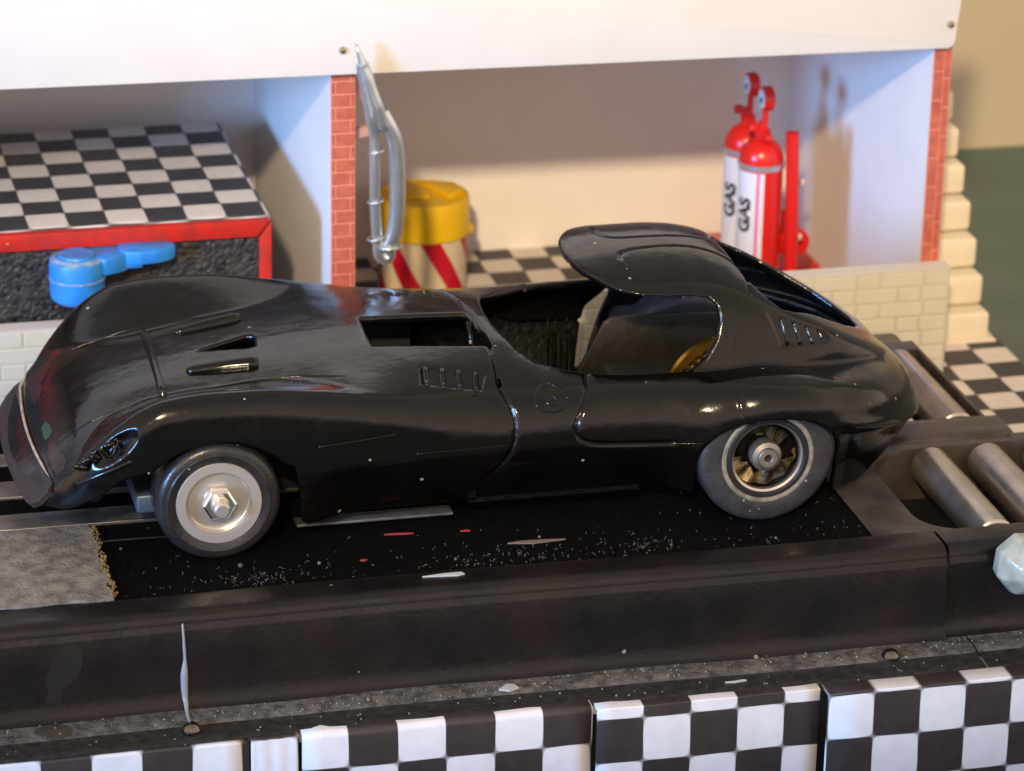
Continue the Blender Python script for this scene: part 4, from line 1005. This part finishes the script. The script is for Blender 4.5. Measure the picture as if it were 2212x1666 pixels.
box('end_wall', 19.08, 19.50, YF + .02, YB, -2, 6.75, CARD_IN, gar)
# brick pillars
def pillar(x0, x1, z0, z1, lean, pitch, seedv):
    rnd = random.Random(seedv)
    p_ = prism('brick_pillar', [(x0, z0), (x1, z0), (x1 + lean, z1), (x0 + lean, z1)], YF - .04, YF + .015, MORTARR, gar)
    z = z1 - .03; row = 0; bar = .022
    while z - pitch > z0:
        f = lambda zz: x0 + lean * (zz - z0) / (z1 - z0)
        w_ = x1 - x0; zc = z - pitch / 2
        split = (.18 if row % 2 else .80) * w_
        segs = [(0.012, split - .012), (split + .012, w_ - .012)]
        for a, b_ in segs:
            if b_ - a < .05: continue
            bb = box('brick', f(zc) + a, f(zc) + b_, YF - .052, YF - .03, z - pitch + bar, z - .004, BRICKR)
            bb.parent = p_; bb.matrix_parent_inverse = p_.matrix_world.inverted() if False else Matrix.Identity(4)
        z -= pitch; row += 1
    return p_
P1 = pillar(4.60, 5.16, -2, 6.42, -.01, .31, 1)
P2 = box('brick_pillar', 19.08, 19.52, YF - .04, YF + .015, -2, 6.3, MORTARR, gar)
for cx0, cx1, off_ in ((.012, .245, 0), (.268, .425, .36)):
    z = 6.28 - off_ * .5
    if off_: 
        bb = box('brick', 19.08 + cx0, 19.08 + cx1, YF - .052, YF - .03, z + .012, 6.28, BRICKR); bb.parent = P2
    while z - .72 > -2:
        bb = box('brick', 19.08 + cx0, 19.08 + cx1, YF - .052, YF - .03, z - .72 + .012, z - .012, BRICKR); bb.parent = P2
        z -= .72
# pillar side print
# low brick wall in front of the bays
pw = box('low_wall', -12, 19.66, YF - .55, YF - .16, -2, .76, MORTARC, gar, bev=.02)
pc = box('wall_coping', -12, 19.68, YF - .57, YF - .06, .765, .79, CARD, gar)
pitch = .385; z = .74; row = 0
while z - pitch > -2.05:
    x = 19.62 - (0 if row % 2 else .62)
    first = True
    while x > -5.5:
        wl_ = 1.12 * random.uniform(.96, 1.04) if not first else (1.12 if row % 2 == 0 else .70)
        if row % 2 == 0 and first: pass
        x1_ = x; x0_ = x - wl_
        # stretcher then header
        bb = box('brick', x0_ + .03, x1_ - .03, YF - .572, YF - .53, max(-1.99, z - pitch + .025), z - .02, BRICKC, None, bev=.012, seg=1)
        bb.parent = pw
        x = x0_; first = False
        if x > -5.5:
            bb = box('brick', x - .58 + .03, x - .03, YF - .572, YF - .53, max(-1.99, z - pitch + .025), z - .02, BRICKC, None, bev=.012, seg=1)
            bb.parent = pw; x -= .58
    if row % 2 == 0:
        bb = box('brick', 19.62 - .62 + .03, 19.60, YF - .572, YF - .53, max(-1.99, z - pitch + .025), z - .02, BRICKC, None, bev=.012, seg=1); bb.parent = pw
    z -= pitch; row += 1
for ch in pw.children: ch.matrix_parent_inverse = Matrix.Translation((-12, -17, 2)) @ Matrix.Translation((12, 17, -2))

# ================================================================== STAIRS
st = empty('staircase', (20.6, 13.4, -2), 'cream toy staircase with rounded steps beside the right brick pillar', 'stairs')
for k in range(11):
    y0 = 13.5 + k * .56; xr = 21.62
    box('step', 19.58, xr, y0, y0 + .75, -2 + (k) * .785 - (.06 if k else -.02), -2 + (k + 1) * .785 - .06, STAIRM, st, bev=.13 if k else .1, seg=3)
box('stair_side', 19.60, 21.56, 13.75, 20.6, -1.98, -1.4, STAIRM, st)
box('plinth', 19.6, 21.75, 13.3, 14.2, -2.0, -1.93, STAIRM, st, bev=.02)

# ================================================================== COUNTER WITH RED TRIM
ct = empty('shop_counter', (-2, 16, -2), 'workbench with checkered top, red trim and black gritty front in the left bay', 'workbench')
CTOP = checker_mat('bench_checks', 0.905, (3.16 - .905 * 4, 12.45), 'XY', white=(.66, .62, .57), black=(.045, .045, .052))
cb = box('bench_top', -12, 3.26, 12.42, 19.6, -2, 2.86, CTOP, ct, bev=.10, seg=4)
box('front_panel', -12, 2.98, 12.25, 12.42, -1.9, 2.36, GRANITE, ct)
prism('red_trim', [(-12, 2.40), (2.92, 2.40), (3.22, 2.80), (-12, 2.82)], 12.18, 12.44, REDTRIM, ct, 'Y', bev=.03)
prism('red_trim', [(2.955, 2.38), (3.24, 2.76), (3.25, -1.9), (2.945, -1.9)], 12.16, 12.44, REDTRIM, ct, 'Y', bev=.03)

# blue fitting
bt = empty('blue_tap', (-1.3, 11.9, 1.2), 'blue painted drum-shaped tap with a lever arm on the black workbench front', 'tap')
UP = .22
lathe('drum', [(0, 1.12 + UP), (.52, 1.12 + UP), (.60, 1.20 + UP), (.625, 1.30 + UP), (.625, 1.66 + UP), (0, 1.66 + UP)], (-1.3, 11.72, 0), BLUE, bt, 'Z', 20, ang=30)
lathe('drum_seam', [(.60, 1.655 + UP), (.655, 1.66 + UP), (.655, 1.70 + UP), (.60, 1.705 + UP)], (-1.3, 11.72, 0), BLUEWORN, bt, 'Z', 20, closed=True, ang=30)
lathe('drum_cap', [(0, 1.70 + UP), (.63, 1.70 + UP), (.63, 2.02 + UP), (.60, 2.10 + UP), (.50, 2.16 + UP), (.42, 2.18 + UP), (.40, 2.23 + UP), (0, 2.23 + UP)], (-1.3, 11.72, 0), BLUE, bt, 'Z', 20, ang=30)
lathe('worn_rim', [(.48, 2.155 + UP), (.60, 2.09 + UP), (.615, 2.11 + UP), (.50, 2.18 + UP)], (-1.3, 11.72, 0), BLUEWORN, bt, 'Z', 20, closed=True, ang=30)
box('arm_root', -.9, .2, 11.62, 12.2, 2.02, 2.36, BLUE, bt, bev=.06)
prism('neck', [(-1.0, 11.5), (-.70, 11.35), (-.40, 11.48), (-.15, 11.66), (.1, 12.25), (-1.0, 12.25)], 1.98, 2.40, BLUE, bt, 'Z', bev=.06)
prism('lever_arm', [(-.34, 11.80), (-.20, 11.60), (.1, 11.52), (.5, 11.56), (.82, 11.70), (.98, 11.86), (1.0, 12.1), (.8, 12.22), (.3, 12.28), (-.3, 12.28)], 2.12, 2.46, BLUE, bt, 'Z', bev=.08)

# ================================================================== SILVER EXHAUST PIPES
ep = empty('exhaust_pipes', (5.6, 11.3, .8), 'pair of bent silver exhaust pipes with clamps propped upright by the left brick pillar', 'exhaust pipe')
YP = 11.25
tube('thick_pipe', catmull([(5.78, YP + .04, 2.25), (5.93, YP, 2.7), (5.99, YP, 3.4), (5.98, YP, 4.2), (5.93, YP, 4.8), (5.80, YP, 5.2), (5.62, YP + .02, 5.55)], 6), 0.185, SILVER, ep, 20)
tube('thin_pipe', catmull([(5.56, YP + .05, 2.15), (5.52, YP + .05, 2.7), (5.48, YP + .05, 3.4), (5.47, YP + .05, 4.3), (5.46, YP + .04, 5.0), (5.40, YP, 5.5), (5.28, YP, 6.1), (5.16, YP, 6.7)], 6), [0.125] * 24 + list(np.linspace(.125, .18, 6)) + list(np.linspace(.18, .17, 6)) + list(np.linspace(.17, .15, 7)), SILVER, ep, 20)
# slash-cut tail
b = bmesh.new(); fr = frames(catmull([(5.66, YP, 5.15), (5.48, YP, 5.75), (5.28, YP, 6.35), (5.02, YP - .02, 7.15)], 5)); rr = np.interp(np.linspace(0, 1, len(fr)), [0, .3, .7, 1], [.19, .23, .19, .04])
rings = []
for (p, a, c_), q in zip(fr, rr): rings.append([b.verts.new(p + a * math.cos(2 * PI * k / 16) * q * 1.0 + c_ * math.sin(2 * PI * k / 16) * q * .8) for k in range(16)])
for r0, r1 in zip(rings, rings[1:]):
    for k in range(16): b.faces.new((r0[k], r0[(k + 1) % 16], r1[(k + 1) % 16], r1[k]))
b.faces.new(rings[0]); b.faces.new(rings[-1]); bmesh.ops.recalc_face_normals(b, faces=b.faces)
o = link('pipe_tail', bm_mesh(b, 'pipe_tail'), SILVER, smooth=True); put(o, ep)
for z in (2.52, 3.42, 4.62):
    b = bmesh.new(); cpts = [(5.49 + .175 * math.cos(a), YP + .03 + .17 * math.sin(a), z + .03 * math.cos(a)) for a in [2 * PI * k / 20 for k in range(21)]]
    tube_bm(b, cpts, .026, 8, cap=False); o = link('clamp', bm_mesh(b, 'clamp'), SILVER, smooth=True); put(o, ep)
b = bmesh.new(); cpts = [(5.80 + .23 * math.cos(a), YP + .03 + .23 * math.sin(a), 2.30) for a in [2 * PI * k / 24 for k in range(25)]]
tube_bm(b, cpts, .05, 8, cap=False); o = link('end_flange', bm_mesh(b, 'end_flange'), SILVER, smooth=True); put(o, ep)
tube('bottom_bend', catmull([(5.56, YP + .05, 2.35), (5.58, YP + .04, 2.12), (5.70, YP + .03, 2.0), (5.82, YP + .03, 2.06), (5.83, YP + .03, 2.25)], 5), .14, SILVER, ep, 16)
tube('prop_rod', [(5.62, YP + .12, 2.1), (5.55, YP + .15, .82)], .03, BLACKM, ep, 8)

# bracket behind the pillar
br = empty('wall_bracket', (5.3, 13, 5), 'mauve triangular shelf bracket on the right face of the left brick pillar wall', 'bracket')
prism('upper_strut', [(5.15, 6.15), (5.15, 5.75), (6.0, 4.75), (6.0, 5.05)], 12.9, 13.05, MAUVE, br, 'Y')
prism('lower_strut', [(5.15, 4.58), (5.15, 4.32), (6.0, 4.55), (6.0, 4.78)], 12.9, 13.05, MAUVE, br, 'Y')
box('back_plate', 5.145, 5.40, 13.2, 13.9, 4.15, 5.6, DARKOLIVE, br)
box('hanging_block', 5.145, 5.36, 13.3, 13.9, 3.05, 4.0, mat('grey_block', (.05, .045, .04), .6), br, bev=.03)

# ================================================================== YELLOW-LID DRUM
dr = empty('striped_drum', (8.57, 20.0, -2), 'round tub with red and cream slanted stripes and a yellow lid, by the back wall', 'tub')
def stripe_mat():
    m = bpy.data.materials.new('slanted_stripes'); m.use_nodes = True; N = m.node_tree.nodes; L = m.node_tree.links; b = N['Principled BSDF']
    t = N.new('ShaderNodeTexCoord'); s_ = N.new('ShaderNodeSeparateXYZ'); L.new(t.outputs['Object'], s_.inputs[0])
    at_ = N.new('ShaderNodeMath'); at_.operation = 'ARCTAN2'; L.new(s_.outputs[1], at_.inputs[0]); L.new(s_.outputs[0], at_.inputs[1])
    a = N.new('ShaderNodeMath'); a.operation = 'MULTIPLY_ADD'; a.inputs[1].default_value = 1.0; L.new(at_.outputs[0], a.inputs[0])
    z_ = N.new('ShaderNodeMath'); z_.operation = 'MULTIPLY'; z_.inputs[1].default_value = 0.52; L.new(s_.outputs[2], z_.inputs[0]); L.new(z_.outputs[0], a.inputs[2])
    f = N.new('ShaderNodeMath'); f.operation = 'MULTIPLY_ADD'; f.inputs[1].default_value = 6 / (2 * PI); f.inputs[2].default_value = 10.02; L.new(a.outputs[0], f.inputs[0])
    fr_ = N.new('ShaderNodeMath'); fr_.operation = 'FRACT'; L.new(f.outputs[0], fr_.inputs[0])
    g_ = N.new('ShaderNodeMath'); g_.operation = 'LESS_THAN'; g_.inputs[1].default_value = .45; L.new(fr_.outputs[0], g_.inputs[0])
    mx = N.new('ShaderNodeMix'); mx.data_type = 'RGBA'; L.new(g_.outputs[0], mx.inputs[0])
    mx.inputs[6].default_value = (.66, .57, .40, 1); mx.inputs[7].default_value = (.50, .004, .025, 1)
    L.new(mx.outputs[2], b.inputs['Base Color']); b.inputs['Roughness'].default_value = .32
    return m
tb = lathe('tub', [(0, 0), (1.12, 0), (1.13, .05), (1.13, 1.9), (0, 1.9)], (0, 0, 0), stripe_mat(), None, 'Z', 64); tb.parent = dr
ld = lathe('lid', [(1.10, 1.52), (1.17, 1.52), (1.20, 1.56), (1.19, 1.8), (1.18, 2.4), (1.15, 2.5), (1.08, 2.52), (1.05, 2.46), (.6, 2.44), (0, 2.44)], (0, 0, 0), YELLOW, None, 'Z', 72); ld.parent = dr
lt = prism('lid_tab', [(1.0, -.35), (1.25, -.30), (1.3, .0), (1.2, .3)], 1.45, 1.65, YELLOW, None, 'Z', bev=.03); lt.parent = ld
lw = prism('lid_step', [(-.9, .5), (-.2, .72), (.25, .2), (.1, -.25), (-.5, -.2)], 2.42, 2.53, YELLOW, None, 'Z', bev=.04); lw.parent = ld
lw2 = prism('lid_step', [(.05, 1.02), (.95, .6), (1.05, .0), (.6, -.4), (.35, .3)], 2.42, 2.56, YELLOW, None, 'Z', bev=.04); lw2.parent = ld

# ================================================================== GAS CYLINDERS ON A CART
def text_mesh(txt, size):
    cu = bpy.data.curves.new('t', 'FONT'); cu.body = txt; cu.size = size; cu.align_x = 'CENTER'; cu.align_y = 'CENTER'; cu.extrude = 0.0; cu.offset = .022
    o_ = bpy.data.objects.new('t', cu); COL.objects.link(o_)
    bpy.context.view_layer.update()
    me_ = bpy.data.meshes.new_from_object(o_.evaluated_get(bpy.context.evaluated_depsgraph_get()))
    bpy.data.objects.remove(o_); bpy.data.curves.remove(cu); return me_
def wrap(me_, R_, a0, zc):
    """text x runs up the cylinder, text y goes round it"""
    bm_ = bmesh.new(); bm_.from_mesh(me_)
    bmesh.ops.triangulate(bm_, faces=bm_.faces)
    bmesh.ops.subdivide_edges(bm_, edges=[e for e in bm_.edges if e.calc_length() > .12], cuts=2)
    for v in bm_.verts:
        a = a0 - v.co.y / R_; h_ = v.co.x + zc
        v.co = Vector((R_ * math.cos(a), R_ * math.sin(a), h_))
    bm_.to_mesh(me_); bm_.free(); return me_
def arc_sheet(R_, a0, a1, z0, z1, n=14):
    bm_ = bmesh.new(); q = []
    for i in range(n + 1):
        a = a0 + (a1 - a0) * i / n; q.append((bm_.verts.new((R_ * math.cos(a), R_ * math.sin(a), z0)), bm_.verts.new((R_ * math.cos(a), R_ * math.sin(a), z1))))
    for (a, b_), (c_, d_) in zip(q, q[1:]): bm_.faces.new((a, c_, d_, b_))
    return bm_mesh(bm_, 'sheet')
def cylinder(x, y, label, gz):
    c = empty('gas_cylinder', (x, y, -1.9), label, 'gas cylinder', 'red gas cylinders on the cart')
    R_ = .56; ztop = 4.0
    def ch(name, prof, m, seg=40, ax='Z', cen=(0, 0, 0), ang=35):
        o_ = lathe(name, prof, cen, m, None, ax, seg, ang=ang); o_.parent = c; return o_
    dome = [(0, 0), (R_ - .04, 0), (R_, .05), (R_, ztop)] + [(R_ * math.cos(a), ztop + .55 * math.sin(a)) for a in [PI / 2 * k / 9 for k in range(1, 10)]]
    ch('tank', dome, RED)
    ch('band', [(R_ + .0, ztop - .22), (R_ + .035, ztop - .20), (R_ + .035, ztop - .08), (R_, ztop - .06)], BAND)
    ch('valve', [(0, ztop + .4), (.17, ztop + .4), (.20, ztop + .75), (.12, ztop + .8), (.12, ztop + .95), (0, ztop + .95)], RED, 24)
    s_ = lathe('valve_knob', [(0, -.18), (.09, -.15), (.135, -.05), (.13, .07), (.08, .15), (0, .16)], (0.02, -.30, ztop + .62), RED, None, 'Y', 20); s_.parent = c
    s_ = lathe('side_knob', [(0, -.12), (.10, -.1), (.13, 0), (.10, .1), (0, .12)], (-.26, .0, ztop + .80 + gz), RED, None, 'X', 16); s_.parent = c
    g_ = lathe('gauge', [(0, -.12), (.27, -.12), (.31, -.08), (.31, .12), (.25, .16), (0, .16)], (.05, -.02, ztop + 1.55), RED, None, 'X', 28); g_.parent = c
    f_ = lathe('gauge_face', [(0, -.135), (.24, -.135), (.24, -.11), (0, -.11)], (.05, -.02, ztop + 1.55), LABELW, None, 'X', 28); f_.parent = g_
    for q in range(4):
        t_ = box('gauge_mark', -.096, -.086, -.10 + q * .05, -.07 + q * .05, ztop + 1.43 + .04 * (q % 2), ztop + 1.61 - .03 * q, PRINTK); t_.parent = g_
    st_ = lathe('gauge_stem', [(0, ztop + .9), (.08, ztop + .9), (.08, ztop + 1.3), (0, ztop + 1.3)], (.05, 0, 0), RED, None, 'Z', 14); st_.parent = c
    A0, A1 = math.radians(172), math.radians(262)
    l_ = link('label', arc_sheet(R_ + .006, A0, A1, .45, ztop - .25), LABELW, c)
    for a, w_ in ((246, 4.0), (257, .1)):
        if w_ > 1:
            p_ = link('label_stripe', arc_sheet(R_ + .010, math.radians(a - w_), math.radians(a + w_), .45, ztop - .25, 4), PINK); p_.parent = l_
    t_ = link('label_text', wrap(text_mesh('GAS', .48), R_ + .013, math.radians(212), 2.62), PRINTK); t_.parent = l_
    return c
cylinder(16.45, 16.55, 'front red gas cylinder with GAS label, nearer the cart handle', 0)
cylinder(16.44, 17.75, 'rear red gas cylinder with GAS label, standing behind and left of the other', .12)
cart = empty('gas_cart', (16.9, 17.1, -2), 'red plastic hand cart carrying the two gas cylinders', 'hand cart')
box('cart_base', 15.7, 17.5, 16.0, 18.3, -2.0, -1.9, RED, cart, bev=.03)
for y in (16.15,):
    tube('upright', [(17.26, y, -1.95), (17.20, y, .5), (17.10, y, 2.85)], .17, RED, cart, 14)
for y in (16.6, 18.2):
    lathe('wheel', [(0, -.12), (.36, -.12), (.41, -.07), (.41, .07), (.36, .12), (0, .12)], (17.42, y, -.22), RED, cart, 'Y', 28)
for z in (.1, 1.55):
    lathe('bolt', [(0, 0), (.09, 0), (.10, .06), (.05, .10), (0, .10)], (17.36, 16.1, z), mat('pale_bolt', (.6, .4, .3), .4), cart, 'X', 12)
box('red_board', 16.2, 19.0, 18.9, 22.0, -2.0, -1.80, RED, cart, bev=.02)
for o in list(bpy.data.objects):
    if o.name.startswith('red_board'): o.parent = None; o.matrix_parent_inverse = Matrix.Identity(4); tag(o, 'flat glossy red board on the floor behind the gas cart', 'board')
